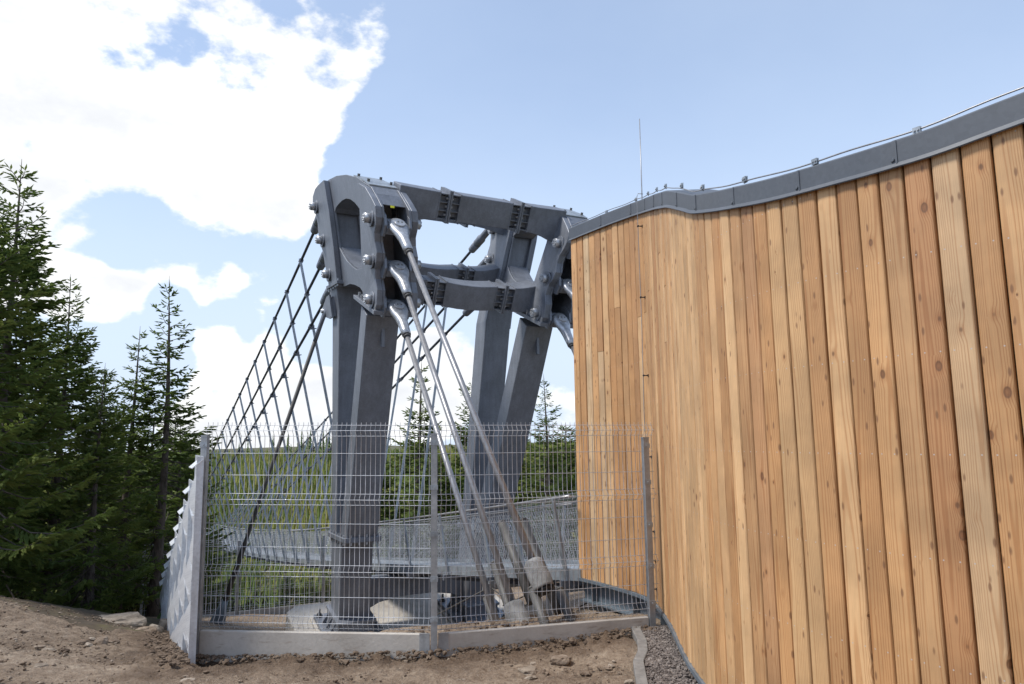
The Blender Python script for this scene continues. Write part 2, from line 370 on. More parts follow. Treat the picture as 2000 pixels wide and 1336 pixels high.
# ------------------------------------------------------------------ terrain
CP = [(0, -3, -1.62), (0, 1, -1.68), (0, 4, -1.92), (-3, 3, -1.85), (3, 3, -1.95), (-1.4, 6.56, -2.10), (0, 6.5, -2.10), (1.0, 6.3, -2.05), (1.5, 7.5, -2.03), (2.2, 5, -2.05), (3, 0, -1.8),
      (-3.15, 7.3, -2.14), (-.8, 7.15, -2.10), (1.35, 7.85, -2.06), (-4.25, 6.2, -1.93), (-6, 5, -1.7), (-9, 5, -1.3), (-12, 6, -1.0), (-6.5, 9.4, -2.0), (-8.6, 10.4, -1.9), (-5.9, 9.45, -2.22), (-5.35, 9.9, -2.45), (-4.4, 8.2, -2.28),
      (-9, 13.2, -2.9), (-12, 12, -2.4), (-8.5, 17, -3.9), (-12, 17, -3.9), (-10, 24, -5.2), (-16, 20, -4.4)]
for (u, v, z) in [(-9.0, -3.6, -2.16), (-8.0, -3, -2.32), (-8.6, -1.6, -2.28), (-6.5, -5.44, -2.58), (-4.7, -5.44, -2.86), (-2.9, -5.44, -2.95), (-6.5, -2, -2.78), (-4, -2, -3.75), (-4, -4, -3.6), (-3, 0, -4.25), (-1.9, -2.2, -4.85), (0, -3.4, -4.75), (0, 0, -4.6),
                  (2, -2.5, -4.72), (5, -3, -4.75), (5, -6, -4.7), (2, -5, -4.0), (5, 1, -4.8), (9, -2, -6.3), (14, -2, -8.2), (14, 5, -8), (30, -3, -13), (30, 12, -11), (30, -18, -12),
                  (-8, 1, -2.35), (-6, 2, -2.9), (-3, 4.2, -3.5), (1, 4.4, -4.2), (5, 4.6, -4.6), (-8, 5, -2.2), (-3, 9, -3.2), (6, 12, -4.6)]:
    p = W(u, v, z); CP.append((p.x, p.y, z))
CP = np.array(CP)
_d = np.hypot(CP[:, None, 0] - CP[None, :, 0], CP[:, None, 1] - CP[None, :, 1])
_A = np.block([[_d, np.ones((len(CP), 1)), CP[:, :2]], [np.ones((1, len(CP))), np.zeros((1, 3))], [CP[:, :2].T, np.zeros((2, 3))]])
_w = np.linalg.solve(_A, np.concatenate([CP[:, 2], [0, 0, 0]]))
def near_h(X, Y):
    X = np.asarray(X, float); Y = np.asarray(Y, float); z = _w[-3] + _w[-2] * X + _w[-1] * Y
    for i in range(len(CP)): z = z + _w[i] * np.hypot(X - CP[i, 0], Y - CP[i, 1])
    return z
def far_h(X, Y):
    X = np.asarray(X, float); Y = np.asarray(Y, float)
    r = np.hypot(X * .6, Y); r = np.where(Y < 0, r * .3, r)
    ys = [0, 20, 45, 90, 160, 260, 400, 520, 640, 760, 860, 910, 1000, 1400, 2500, 5000]
    zs = [-2, -5, -16, -34, -66, -112, -166, -176, -140, -84, -38, -27, -24, -30, -34, -40]
    z = np.interp(r, ys, zs)
    roll = 9 * np.sin(X / 190 + 1.2) + 5 * np.sin(X / 83 + .4)
    return z + roll * np.clip((Y - 250) / 500, 0, 1) * np.where(Y > 880, .45, 1)
def ground_h(X, Y):
    X = np.asarray(X, float); Y = np.asarray(Y, float)
    r = np.hypot(X + 3, Y - 12); k = np.clip((r - 20) / 22, 0, 1); k = k * k * (3 - 2 * k)
    return near_h(np.clip(X, -60, 60), np.clip(Y, -30, 70)) * (1 - k) + far_h(X, Y) * k
def gh(x, y): return float(ground_h(np.array([x]), np.array([y]))[0])

def grid_mesh(name, xs, ys, Z, mat, kind='structure', smooth=True, keep=None):
    X, Y = np.meshgrid(xs, ys); nx, ny = len(xs), len(ys)
    V = np.stack([X, Y, Z], -1).reshape(-1, 3)
    i = np.arange((ny - 1) * (nx - 1)); r, c = i // (nx - 1), i % (nx - 1); a = r * nx + c
    Fq = np.stack([a, a + 1, a + nx + 1, a + nx], -1)
    if keep is not None: Fq = Fq[keep(X.reshape(-1)[Fq].mean(1), Y.reshape(-1)[Fq].mean(1))]
    me = bpy.data.meshes.new(name); me.from_pydata(V.tolist(), [], Fq.tolist())
    if smooth: me.polygons.foreach_set('use_smooth', [True] * len(me.polygons))
    me.materials.append(mat); o = link(bpy.data.objects.new(name, me)); o['kind'] = kind; return o
# wide land sheet: valley and the opposite slope
xs = np.unique(np.concatenate([np.arange(-1800, -300, 60.), np.arange(-300, -60, 12.), np.arange(-60, 60, 2.), np.arange(60, 300, 12.), np.arange(300, 1801, 60.)]))
ys = np.unique(np.concatenate([np.arange(-300, -20, 20.), np.arange(-20, 80, 2.), np.arange(80, 300, 10.), np.arange(300, 1100, 20.), np.arange(1100, 5000, 150.)]))
X, Y = np.meshgrid(xs, ys); Z = ground_h(X, Y)
Z -= np.where((X > -17.5) & (X < 7.5) & (Y > -3.5) & (Y < 33), .6, 0) + np.where((X > -15) & (X < 5.5) & (Y > -2) & (Y < 30), .5, 0)
tag(grid_mesh('land', xs, ys, Z, MAT['land']), 'grassy land falling into the valley and rising to the far ridge')
# near ground: bare dirt with real lumps
def fbm(x, y, s, o=4):
    return noise.fractal(Vector((x * s, y * s, 3.3)), 1.0, 2.0, o)
def segd(x, y, a, b):
    dx, dy = b[0] - a[0], b[1] - a[1]; t = max(0, min(1, ((x - a[0]) * dx + (y - a[1]) * dy) / (dx * dx + dy * dy)))
    return math.hypot(x - a[0] - t * dx, y - a[1] - t * dy)
_sa, _sb = W(-9.3, -5.6, 0), W(-3.5, -5.6, 0)
def dugline(x, y):      # (how freshly dug 0..1, extra height) along slabs and sheet fence
    d = min(segd(x, y, (-3.15, 7.36), (-.8, 7.24)), segd(x, y, (-.8, 7.24), (1.4, 7.86)), segd(x, y, (_sa.x, _sa.y), (_sb.x, _sb.y)) * .8)
    wv = .52 + .34 * fbm(x, y, 1.7, 3)
    k = max(0.0, 1 - d / max(wv, .08)); return min(1, k * 1.8), .045 * k * max(0, .35 + 1.0 * fbm(x, y, 4.2, 3))
xs = np.concatenate([np.arange(-19, -8, .22), np.arange(-8, 3.2, .036), np.arange(3.2, 9, .3)])
ys = np.concatenate([np.arange(-5, 4.0, .25), np.arange(4.0, 5.4, .1), np.arange(5.4, 9.5, .036), np.arange(9.5, 11., .08), np.arange(11., 22, .16), np.arange(22, 36, .5)])
X, Y = np.meshgrid(xs, ys); Z = ground_h(X, Y)
for j in range(len(ys)):
    for i in range(len(xs)):
        x, y = X[j, i], Y[j, i]
        n = .036 * fbm(x, y, 1.3, 3)
        if -9 < x < 3.2 and 3 < y < 12: dg_ = dugline(x, y); n += .020 * fbm(x, y, 4.5, 3) + .024 * abs(fbm(x, y, 8., 3)) + .012 * fbm(x, y, 19., 2) + dg_[1] + .045 * dg_[0] * max(0, fbm(x, y, 9., 3))
        if 1.2 < x < 2.2 and 4 < y < 8.4: n *= .2
        Z[j, i] += n
DUG = np.zeros(Z.shape)
for j in range(len(ys)):
    for i in range(len(xs)):
        if -9 < X[j, i] < 2 and 5.5 < Y[j, i] < 13: DUG[j, i] = dugline(X[j, i], Y[j, i])[0]
Z -= np.where((X < -17.5) | (X > 7.5) | (Y > 34) | (Y < -4), 1.6, 0)
FF = forest_floor()
go = grid_mesh('ground', xs, ys, Z, MAT['dirt'])
tag(go, 'bare brown dirt with stones around the fence')
at = go.data.attributes.new('dug', 'FLOAT', 'POINT'); at.data.foreach_set('value', DUG.reshape(-1))
go.data.materials.append(FF)
mi = []
for p in go.data.polygons:
    c = p.center; u, v = loc_uv(c.x, c.y)
    edge = .35 * fbm(c.x, c.y, .9, 3)
    mi.append(1 if ((c.y + .36 * c.x > 7.9 - .4 + edge and v < -5.5 and c.x < -5.3) or u > 5.4 + edge) else 0)
go.data.polygons.foreach_set('material_index', mi)

# ------------------------------------------------------------------ timber building
WALLP = [(0.872, 10.0, 2.791), (1.089, 9.68, 2.80), (1.32, 9.28, 2.793), (1.515, 8.88, 2.764), (1.599, 8.55, 2.711), (1.607, 8.2, 2.624), (1.594, 7.75, 2.503), (1.551, 7.2, 2.346), (1.503, 6.7, 2.193), (1.467, 6.25, 2.052),
         (1.455, 5.664, 1.83), (1.453, 5.401, 1.725), (1.466, 5.137, 1.643), (1.504, 4.876, 1.571), (1.569, 4.621, 1.511), (1.651, 4.37, 1.458), (1.754, 4.127, 1.422), (1.883, 3.897, 1.402), (2.0, 3.661, 1.378), (2.159, 3.451, 1.38), (2.34, 3.26, 1.41),
         (2.56, 3.02, 1.44), (2.85, 2.7, 1.45), (3.15, 2.3, 1.45), (3.4, 1.8, 1.44), (3.6, 1.1, 1.43), (3.75, 0.2, 1.42), (3.8, -1.0, 1.40)]
def catmull(P, per=16):
    P = [Vector(p) for p in P]; Q = [2 * P[0] - P[1]] + P + [2 * P[-1] - P[-2]]; outp = []
    for i in range(1, len(Q) - 2):
        for k in range(per):
            t = k / per; a, b, c, d = Q[i - 1:i + 3]
            outp.append(.5 * ((2 * b) + (c - a) * t + (2 * a - 5 * b + 4 * c - d) * t * t + (3 * b - a - 3 * c + d) * t ** 3))
    outp.append(P[-1]); return outp
WC = catmull(WALLP)
WS = [0.0]
for a, b in zip(WC, WC[1:]): WS.append(WS[-1] + (b - a).xy.length)
def wall_at(s):
    s = max(0.0, min(s, WS[-1] - 1e-6)); i = int(np.searchsorted(WS, s, side='right')) - 1; i = min(i, len(WC) - 2)
    t = (s - WS[i]) / max(WS[i + 1] - WS[i], 1e-9); p = WC[i].lerp(WC[i + 1], t)
    j0, j1 = max(i - 5, 0), min(i + 6, len(WC) - 1); d = (WC[j1] - WC[j0]).xy.normalized()
    n = Vector((-abs(d.y), d.x if d.y < 0 else -d.x)) if False else Vector((d.y, -d.x))
    if n.x > 0: n = -n
    return p, Vector((d.x, d.y, 0)), Vector((n.x, n.y, 0))
BASEZ = -1.87
bld = thing('timber_building', (1.6, 7.0, BASEZ), 'wavy timber clad building with upright larch boards and dark metal roof edge', 'building')
# core behind the boards (thick wall)
m = MB(); rings = []
for k in range(0, 121):
    s = WS[-1] * k / 120; p, d, n = wall_at(s)
    f = p - n * .03; bk = p - n * .34
    rings.append([Vector((f.x, f.y, BASEZ + .02)), Vector((f.x, f.y, p.z + .02)), Vector((bk.x, bk.y, p.z + .02)), Vector((bk.x, bk.y, BASEZ + .02))])
m.loft(rings); wallo = m.build('wall', 'back', bld)
# boards
def board_mesh(wd, L):
    h = wd / 2; prof = [(-h, -.010), (-h + .0015, .010), (-h + .005, .0175), (-h + .011, .0210), (-h + .030, .0228), (0, .0236), (h - .030, .0228), (h - .011, .0210), (h - .005, .0175), (h - .0015, .010), (h, -.010)]
    mb = MB(); n = len(prof)
    mb.v = [(x, -y, 0.) for x, y in prof] + [(x, -y, L) for x, y in prof]
    for j in range(n - 1): mb.f.append((j, j + 1, n + j + 1, n + j)); mb.sm.append(False)
    mb.f.append((n - 1, 0, n, 2 * n - 1)); mb.sm.append(False)
    mb.f.append(tuple(range(n))); mb.sm.append(False); mb.f.append(tuple(reversed(range(n, 2 * n)))); mb.sm.append(False)
    me = bpy.data.meshes.new('board'); me.from_pydata(mb.v, [], mb.f); me.polygons.foreach_set('use_smooth', mb.sm); me.materials.append(MAT['wood'])
    bm = bmesh.new(); bm.from_mesh(me); bmesh.ops.recalc_face_normals(bm, faces=bm.faces); bm.to_mesh(me); bm.free()
    return me
rb = random.Random(3)
bw = .132; nb = int(WS[-1] / bw); Zup = Vector((0, 0, 1))
def place_board(s, z0, z1, off):
    p, d, n = wall_at(s)
    o = link(bpy.data.objects.new('board', board_mesh(bw - .006, z1 - z0))); o.parent = wallo
    x = d if d.cross(Zup).dot(n) < 0 else -d      # local -y points out of the wall
    x = Zup.cross(n) * 1.0; x = Vector((-n.y, n.x, 0))
    rot = Matrix((x, -n, Zup)).transposed()
    if rot.determinant() < 0: rot = Matrix((-x, -n, Zup)).transposed()
    o.matrix_local = Matrix.Translation(Vector((p.x, p.y, z0)) + n * off - ORG[bld]) @ rot.to_4x4()
for i in range(nb):
    s = (i + .5) * bw; p, d, n = wall_at(s); top = p.z + .03; off = rb.uniform(-.003, .003)
    if s < 3.4 and rb.random() < .5:
        zj = rb.choice([1.55, 1.2, .9, 1.75, 1.35]) + rb.uniform(-.15, .15)
        place_board(s, BASEZ, zj, off); place_board(s, zj + .004, top, off + .002)
    else: place_board(s, BASEZ + rb.uniform(-.004, .004), top, off)
# boards of the short return at the far corner
p0, d0, n0 = wall_at(0.0)
for k in range(2):
    q = p0 - n0 * (.10 + k * bw) - d0 * .012
    o = link(bpy.data.objects.new('board', board_mesh(bw - .0075, p0.z + .03 - BASEZ))); o.parent = wallo
    nn = -d0; x = Vector((-nn.y, nn.x, 0)); rot = Matrix((x, -nn, Zup)).transposed()
    o.matrix_local = Matrix.Translation(Vector((q.x, q.y, BASEZ)) - ORG[bld]) @ rot.to_4x4()
# roof edge in folded sheet pieces
prof = [(.034, .0), (.052, -.018), (.056, -.012), (.040, .012), (.040, .165), (.030, .178), (-.33, .180), (-.33, .15), (.028, .15), (.028, .0)]
edges = [0.0]
while edges[-1] < WS[-1] - .3: edges.append(edges[-1] + (.72 if edges[-1] < 4.2 else .60))
roofl = thing('lightning_wire', (1.6, 7, 2.5), 'thin lightning wire held by clips along the roof edge', 'wire')
for a, b_ in zip(edges, edges[1:]):
    m = MB(); rings = []; dent = rb.uniform(-.004, .004)
    for k in range(9):
        s = min(a + (b_ - a) * k / 8 + (-.02 if k == 0 else 0), WS[-1]); p, d, n = wall_at(s)
        lift = .004 if k == 0 else 0.0
        rings.append([Vector((p.x, p.y, p.z)) + n * (o_ + lift + dent * math.sin(math.pi * k / 8) * (1 if q_ > .01 else 0)) + Zup * (q_ * (1.0 - .22 * min(1, s / 5.0)) if q_ > .02 else q_) for o_, q_ in prof])
    m.loft(rings); ro = m.build('roof_edge_sheet', 'flash', bld)
    p, d, n = wall_at(a)
    if a > .1:
        m = MB(); m.box(p + n * .045 + Zup * (.085 - .016 * min(1, a / 5.0)), n * .003, d * .004, Zup * (.078 - .016 * min(1, a / 5.0))); m.build('seam', 'flash', ro)
        m = MB(); c = p + n * .046 + Zup * .03 - d * .02; m.tube([c - n * .004, c + n * .006], [.012, .008], 8); m.build('rivet', 'flash', ro)
        m = MB(); c = p + n * .012 + Zup * (.185 - .04 * min(1, a / 5.0)) + d * .10
        m.box(c + Zup * .008, n * .004, d * .019, Zup * .020); m.box(c + n * .012 + Zup * .010, n * .003, d * .019, Zup * .017)
        for e in (-.009, .009): m.tube([c + n * .012 + d * e + Zup * .010, c + n * .022 + d * e + Zup * .010], .006, 6)
        m.build('clip', 'steel_light', roofl)
m = MB(); pts = []
for k in range(160):
    s = WS[-1] * k / 159; p, d, n = wall_at(s); pts.append(p + n * .016 + Zup * (.205 - .04 * min(1, s / 5.0) + .004 * math.sin(s * 9)))
m.tube(pts, .0048, 6); m.build('wire', 'rod', roofl)
# drip strip at the wall foot
m = MB(); rings = []
for k in range(121):
    s = WS[-1] * k / 120; p, d, n = wall_at(s); c = Vector((p.x, p.y, 0))
    rings.append([c + n * o_ + Zup * (BASEZ + q_) for o_, q_ in [(-.02, -.004), (.045, -.004), (.045, -.042), (.038, -.042), (.036, -.012), (-.02, -.012)]])
m.loft(rings); m.build('foot_strip', 'girder', bld)
# floor girder below the far part of the wall
m = MB(); rings = []
for k in range(24):
    s = 2.6 * k / 23; p, d, n = wall_at(s); c = Vector((p.x, p.y, 0)) - n * .05
    rings.append([c + n * o_ + Zup * (BASEZ - .045 + q_) for o_, q_ in [(.05, 0), (.05, -.018), (-.03, -.03), (-.03, -.24), (.05, -.25), (.05, -.268), (-.10, -.268), (-.10, 0)]])
m.loft(rings); gb = m.build('floor_girder', 'girder', bld)
for s in (.25, 1.1, 1.95):
    p, d, n = wall_at(s); m = MB(); m.box(Vector((p.x, p.y, BASEZ - .18)) - n * .03, n * .045, d * .006, Zup * .10); m.build('stiffener', 'girder', gb)
for s in (.35, 1.5, 2.5):
    p, d, n = wall_at(s); g = gh(p.x, p.y); m = MB(); m.box(Vector((p.x, p.y, (BASEZ - .31 + g - .2) / 2)) - n * .12, n * .05, d * .05, Zup * ((BASEZ - .31 - g + .2) / 2)); m.build('girder_post', 'girder', bld)
# lightning rod on the roof
lr = thing('lightning_rod', (1.913, 10.0, 2.6), 'slim upright lightning rod rising above the roof edge', 'lightning rod')
m = MB(); m.tube([(1.906, 10, 2.55), (1.908, 10, 3.4), (1.917, 10, 4.615)], [.010, .009, .006], 7); m.build('rod', 'rod', lr)
m = MB(); m.box((1.906, 10, 2.62), (.08, 0, 0), (0, .08, 0), (0, 0, .06)); m.build('foot_block', 'concrete', lr)
m = MB(); m.box((1.9, 10.0, 2.52), (.16, 0, 0), (0, .16, 0), (0, 0, .04)); m.build('roof_pad', 'flash', bld)
# down conductor
sc_ = next(s for s, p in zip(WS, WC) if p.y < 8.38)
p, d, n = wall_at(sc_)
dc = thing('down_conductor', (p.x, p.y, -2), 'thin lightning conductor running down the boards with black stand-off clips', 'wire')
c = Vector((p.x, p.y, 0)) + n * .075
m = MB(); m.tube([p + n * .0 + Zup * .235, p + n * .06 + Zup * .24, c + Zup * (p.z + .20), c + Zup * (p.z + .1), c + Zup * 1.2, c + n * .012 + Zup * .3, c + Zup * -.9], .0045, 6)
m.build('wire', 'rod', dc)
m = MB(); m.tube([c + Zup * -1.0, c + Zup * -1.5, c + Zup * -2.15], .008, 6); m.build('lower_rod', 'black', dc)
for z in (2.50, 1.63, .70, -.24, -1.08, -1.40, -1.71):
    m = MB(); m.tube([c - n * .06 + Zup * z, c + n * .012 + Zup * z], .007, 6); m.tube([c - d * .016 + Zup * z, c + d * .016 + Zup * z], .012, 6); m.box(c - n * .05 + Zup * z, n * .004, d * .014, Zup * .014); m.build('stand_off', 'black', dc)
m = MB(); m.box(c + Zup * -1.27 + n * .01, n * .008, d * .012, Zup * .055)
for e in (-.03, .03): m.tube([c + n * .015 + Zup * (-1.27 + e), c + n * .028 + Zup * (-1.27 + e)], .008, 6)
m.build('test_clamp', 'steel_light', dc)

# kerb and gravel strip along the building
KP = [Vector(p) for p in [(1.30, 8.0, 0), (1.245, 7.75, 0), (1.235, 7.36, 0), (1.18, 7.0, 0), (1.085, 6.7, 0), (1.03, 6.24, 0), (.96, 5.6, 0), (.98, 5.0, 0), (1.15, 4.4, 0), (1.4, 3.8, 0), (1.6, 3.1, 0), (1.8, 2, 0), (1.9, 0, 0)]]
kerb = thing('kerb', (1.03, 6.24, -2.0), 'bent line of flat concrete edging between dirt and gravel', 'kerb')
for a, b_ in zip(KP, KP[1:]):
    d = (b_ - a); L = d.length; d.normalize(); nn = Vector((-d.y, d.x, 0)); m = MB(); mid = (a + b_) / 2
    m.box(Vector((mid.x, mid.y, -2.06)), d * (L / 2 - .002), nn * .047, Zup * .085); bev(m.build('edging_stone', 'kerb', kerb), .006)
m = MB(); rings = []
kc = catmull([tuple(p) for p in KP], 8)
for k in kc:
    if k.y > 8.02: continue
    best = min(WC, key=lambda q: abs(q.y - k.y)); r = []
    for j in range(9):
        t = j / 8; x = k.x + (best.x + .1 - k.x) * t; r.append(Vector((x, k.y, -2.005 + .018 * fbm(x, k.y, 7, 2))))
    rings.append(r)
vs = [p for r in rings for p in r]; nn = 9
m.add(vs, [(i * nn + j, i * nn + j + 1, (i + 1) * nn + j + 1, (i + 1) * nn + j) for i in range(len(rings) - 1) for j in range(nn - 1)], True)
tag(m.build('gravel_bed', 'gravel'), 'grey brown gravel strip between the kerb and the timber wall', kind='structure')
def rock_template(seed, flat_=.7, sub=1):
    bm = bmesh.new(); bmesh.ops.create_icosphere(bm, subdivisions=sub, radius=1.0)
    for v in bm.verts:
        f = 1 + .45 * noise.noise(v.co * 1.3 + Vector((seed * 7.1, 0, 0))) + .15 * noise.noise(v.co * 3.1 + Vector((0, seed * 3.7, 0)))
        v.co *= f; v.co.z *= flat_
    bm.verts.ensure_lookup_table()
    vs = np.array([v.co[:] for v in bm.verts]); fs = np.array([[v.index for v in f.verts] for f in bm.faces]); bm.free(); return vs, fs
TPL = [rock_template(i, .75, 1) for i in range(6)]
def scatter_mesh(name, items, mat, label, smooth=False):   # items: (x, y, z, size)
    rg = np.random.RandomState(5); VV_, FF_ = [], []; b = 0
    for (x, y, z, s) in items:
        vs, fs = TPL[rg.randint(6)]; a = rg.uniform(0, 6.28); c_, s_ = math.cos(a), math.sin(a)
        q = vs * s * rg.uniform(.75, 1.25, 3); q = np.stack([q[:, 0] * c_ - q[:, 1] * s_, q[:, 0] * s_ + q[:, 1] * c_, q[:, 2]], -1) + (x, y, z)
        VV_.append(q); FF_.append(fs + b); b += len(vs)
    me = bpy.data.meshes.new(name); me.from_pydata(np.concatenate(VV_).tolist(), [], np.concatenate(FF_).tolist())
    me.materials.append(MAT[mat]); o = link(bpy.data.objects.new(name, me)); return tag(o, label, kind='stuff')
rg = random.Random(11); items = []
while len(items) < 5200:
    k = rg.choice(kc); y = k.y + rg.uniform(-.08, .08)
    if y > 7.95 or y < 3.6: continue
    best = min(WC, key=lambda q: abs(q.y - y)); kx = min(kc, key=lambda q: abs(q.y - y)).x
    x = rg.uniform(kx + .05, best.x + .02); items.append((x, y, -2.0 + rg.uniform(-.008, .008), rg.uniform(.008, .017)))
scatter_mesh('gravel', items, 'gravel', 'loose grey brown gravel lying along the foot of the timber wall')

# ------------------------------------------------------------------ front mesh fence
P1 = Vector((-3.15, 7.42, -1.844)); P2 = Vector((-.80, 7.30, -1.879)); P3 = Vector((1.433, 7.94, -1.896))
FOLDS = [.07, .56, 1.26, 1.95]
ZW = [0.015, .31, .79 - .0, 1.02, 1.50, 1.72]
def fence_profile():
    pts = [(-.0, 0.0)]
    for f in FOLDS: pts += [(f - .055, 0), (f, .045), (f + .055, 0)]
    pts = [(max(z, 0), d) for z, d in pts]; pts += [(2.035, 0)]
    return pts
def wire_panel(a, b, outn, parent, name='wire_mesh', wr=.0029, spacing=.05, mat='wire'):
    m = MB(); d = (b - a); L = d.xy.length; dx = d / L; n = int(L / spacing); pr = fence_profile()
    for i in range(n + 1):
        c = a + dx * (i * spacing + (L - n * spacing) / 2); m.tube([c + outn * q + Zup * z for z, q in pr], wr, 4, False)
    hz_ = [(z, 0) for z in ZW] + [(f + e, 0.0) for f in FOLDS for e in (-.055, .055)] + [(f, .045) for f in FOLDS]
    for z, q in hz_:
        if z < 0: z = .015
        m.tube([a + outn * (q + .006) + Zup * z, b + outn * (q + .006) + Zup * z], wr, 4, False)
    return m.build(name, mat, parent, kind='stuff', fix=False)
fence = thing('mesh_fence', (-.8, 7.3, -2.1), 'galvanised welded mesh fence on concrete base slabs in front of the pylon', 'fence')
def outn_of(a, b):
    d = (b - a).xy.normalized(); n = Vector((d.y, -d.x, 0)); return n if n.y < 0 else -n
E3 = P3 + (P3 - P2).normalized() * .11
for a, b in ((P1, P2), (P2, E3)): wire_panel(a + Vector((0, .03, .01)), b + Vector((0, .03, .01)), outn_of(a, b), fence)
def fence_post(p, h, n, parent, ext=.32, wd=.032):
    t = Vector((-n.y, n.x, 0)); c = p + n * .022
    m = MB(); o2 = [(-wd, -.03), (wd, -.03), (wd, -.012), (wd * .55, -.004), (wd * .55, .004), (wd, .012), (wd, .03), (-wd, .03), (-wd, .012), (-wd * .55, .004), (-wd * .55, -.004), (-wd, -.012)]
    m.loft([[c + t * x + n * y + Zup * z for x, y in o2] for z in (-ext, h)]); po = m.build('post', 'post', parent)
    m = MB(); m.box(c + Zup * (h + .006), t * (wd + .003), n * .033, Zup * .008); m.build('post_cap', 'post', po)
    for z in (.14, .52, .95, 1.4, h - .08):
        m = MB(); m.box(c + n * .034 + Zup * z, t * (wd + .006), n * .004, Zup * .024); m.tube([c + n * .034 + Zup * z, c + n * .047 + Zup * z], .009, 6); m.build('clamp', 'steel_light', po)
    return po
n12, n23 = outn_of(P1, P2), outn_of(P2, P3)
fence_post(P1, 1.90, n12, fence, .42, .031); fence_post(P2, 1.92, (n12 + n23).normalized(), fence, .36); fence_post(P3, 1.87, n23, fence, .2)
def slab(a, b, n, h, parent, th=.03):
    m = MB(); c = (a + b) / 2 - Zup * (h / 2); d = (b - a)
    m.box(c, d / 2, n * th, Zup * h / 2); return bev(m.build('base_slab', 'concrete', parent), .008, 2)
t12 = (P2 - P1).normalized(); t23 = (P3 - P2).normalized()
slab(P1 + t12 * .03 + n12 * .01, P2 - t12 * .07 + n12 * .01, n12, .235, fence)
s2 = MB(); a = P1 + t12 * .03; b = P2 - t12 * .07; s2.box((a + b) / 2 - Zup * .32 + n12 * .012, (b - a) / 2, n12 * .026, Zup * .082); bev(s2.build('base_slab', 'concrete', fence), .006)
slab(P2 + t23 * .07 + n23 * .01, P3 - t23 * .04 + n23 * .01, n23, .30, fence)
for tt, nn in ((-t12, n12), (t23, n23)):
    m = MB(); c = P2 + tt * .085 - Zup * .16 + nn * .045; m.box(c, tt * .05, nn * .004, Zup * .17); m.build('slab_holder', 'post', fence)

# rear mesh fence, behind and beside the pylon
def rear_fence(pts, label, group):
    o = thing('mesh_fence', tuple(pts[0]), label, 'fence', group)
    for a, b in zip(pts, pts[1:]):
        n = outn_of(a, b); wire_panel(a, b, n, o, wr=.0034, spacing=.066); fence_post(a, 1.92, n, o, .45)
        slab(a + (b - a) * .02, b - (b - a) * .02, n, .3, o)
    return o
rp = [W(5.3 + .05 * i, -5.6 + 2.4 * i, 0) for i in range(5)]
for p, z in zip(rp, (-4.72, -4.72, -4.76, -4.80, -4.84)): p.z = z
rear_fence(rp, 'welded mesh fence beyond the pylon foot below the footbridge', None)
rp = [W(6.5 - 2.5 * i, 4.6, 0) for i in range(6)]
for p, i in zip(rp, range(6)): p.z = -4.55 + .40 * i if i < 3 else -3.75 + .36 * (i - 2)
rear_fence(rp, 'welded mesh fence on the far side of the footbridge', None)

# ------------------------------------------------------------------ sheet metal fence on the left
sf = thing('sheet_metal_fence', tuple(W(-9.1, -5.44, -2.1)), 'stepped fence of upright zinc sheets with folded flaps beside the trees', 'fence')
def perforated():
    m, t, b = new_mat('perforated_zinc'); p = geopos(t); s = t.node('ShaderNodeSeparateXYZ'); t.set(s.inputs[0], p)
    v = t.node('ShaderNodeTexVoronoi'); t.set(v.inputs['Vector'], p); v.inputs['Scale'].default_value = 60; v.inputs['Randomness'].default_value = 0
    hole = t.smooth(v.outputs['Distance'], .25, .35, 1, 0)
    t.set(b.inputs['Base Color'], t.mix(hole, (.80, .83, .87), (.50, .54, .60))); b.inputs['Metallic'].default_value = .5; b.inputs['Roughness'].default_value = .4; return m
MAT['perf'] = perforated()
NPAN = 9
for i in range(NPAN):
    u0 = -9.02 + i * .98; v0 = -5.44 + .012 * i; zt = -.14 - .305 * i; zb = zt - 2.05
    zt0 = zt; o_ = -VV
    m = MB()
    for (a, b_, off) in ((u0, u0 + .98, 0.0),):
        c = (W(a, v0, zt) + W(b_, v0, zb)) / 2
        m.box(c, UV * .486, VV * .004, Zup * 1.025)
    m.box(W(u0 + .012, v0 - .03, (zt + zb) / 2), UV * .004, VV * .03, Zup * 1.022)
    pn = m.build('sheet', 'panel', sf)
    def flap(uc, zc, hh):
        m = MB(); q = []
        for k in range(7):           # slender leaf-shaped louvre pressed out of the sheet
            t = k / 6; wd = .012 + .11 * math.sin(math.pi * min(1, t * 1.15) ** 1.4) ** .8; o = .004 + .05 * math.sin(math.pi * t)
            c = W(uc + .16 * (.5 - t) * -1, v0 - .004, zc + hh * (.5 - t)); q.append((c - UV * wd * .2, c + UV * wd + o_ * o))
        rings = [[a, b, b + o_ * .006, a + o_ * .006] for a, b in q]
        m.loft(rings); return m.build('flap', 'perf', pn)
    for fz, ph, hh in ((-.45, .50, .55), (-.95, .14, .60), (-1.25, .58, .60), (-1.66, .16, .62), (-1.76, .64, .5)):
        flap(u0 + .14 + ph, zt + fz, hh)
    m = MB(); a = W(u0 + .10, v0, zt)     # folded cap at the top of each sheet
    q = [a - UV * .10 + Zup * -.03, a + UV * .32 + Zup * -.03, a + UV * .32 + o_ * .10 - Zup * .12, a - UV * .10 + o_ * .10 - Zup * .12]
    m.hexa(q + [x + Zup * .008 + o_ * .004 for x in q]); m.build('cap_fold', 'perf', pn)

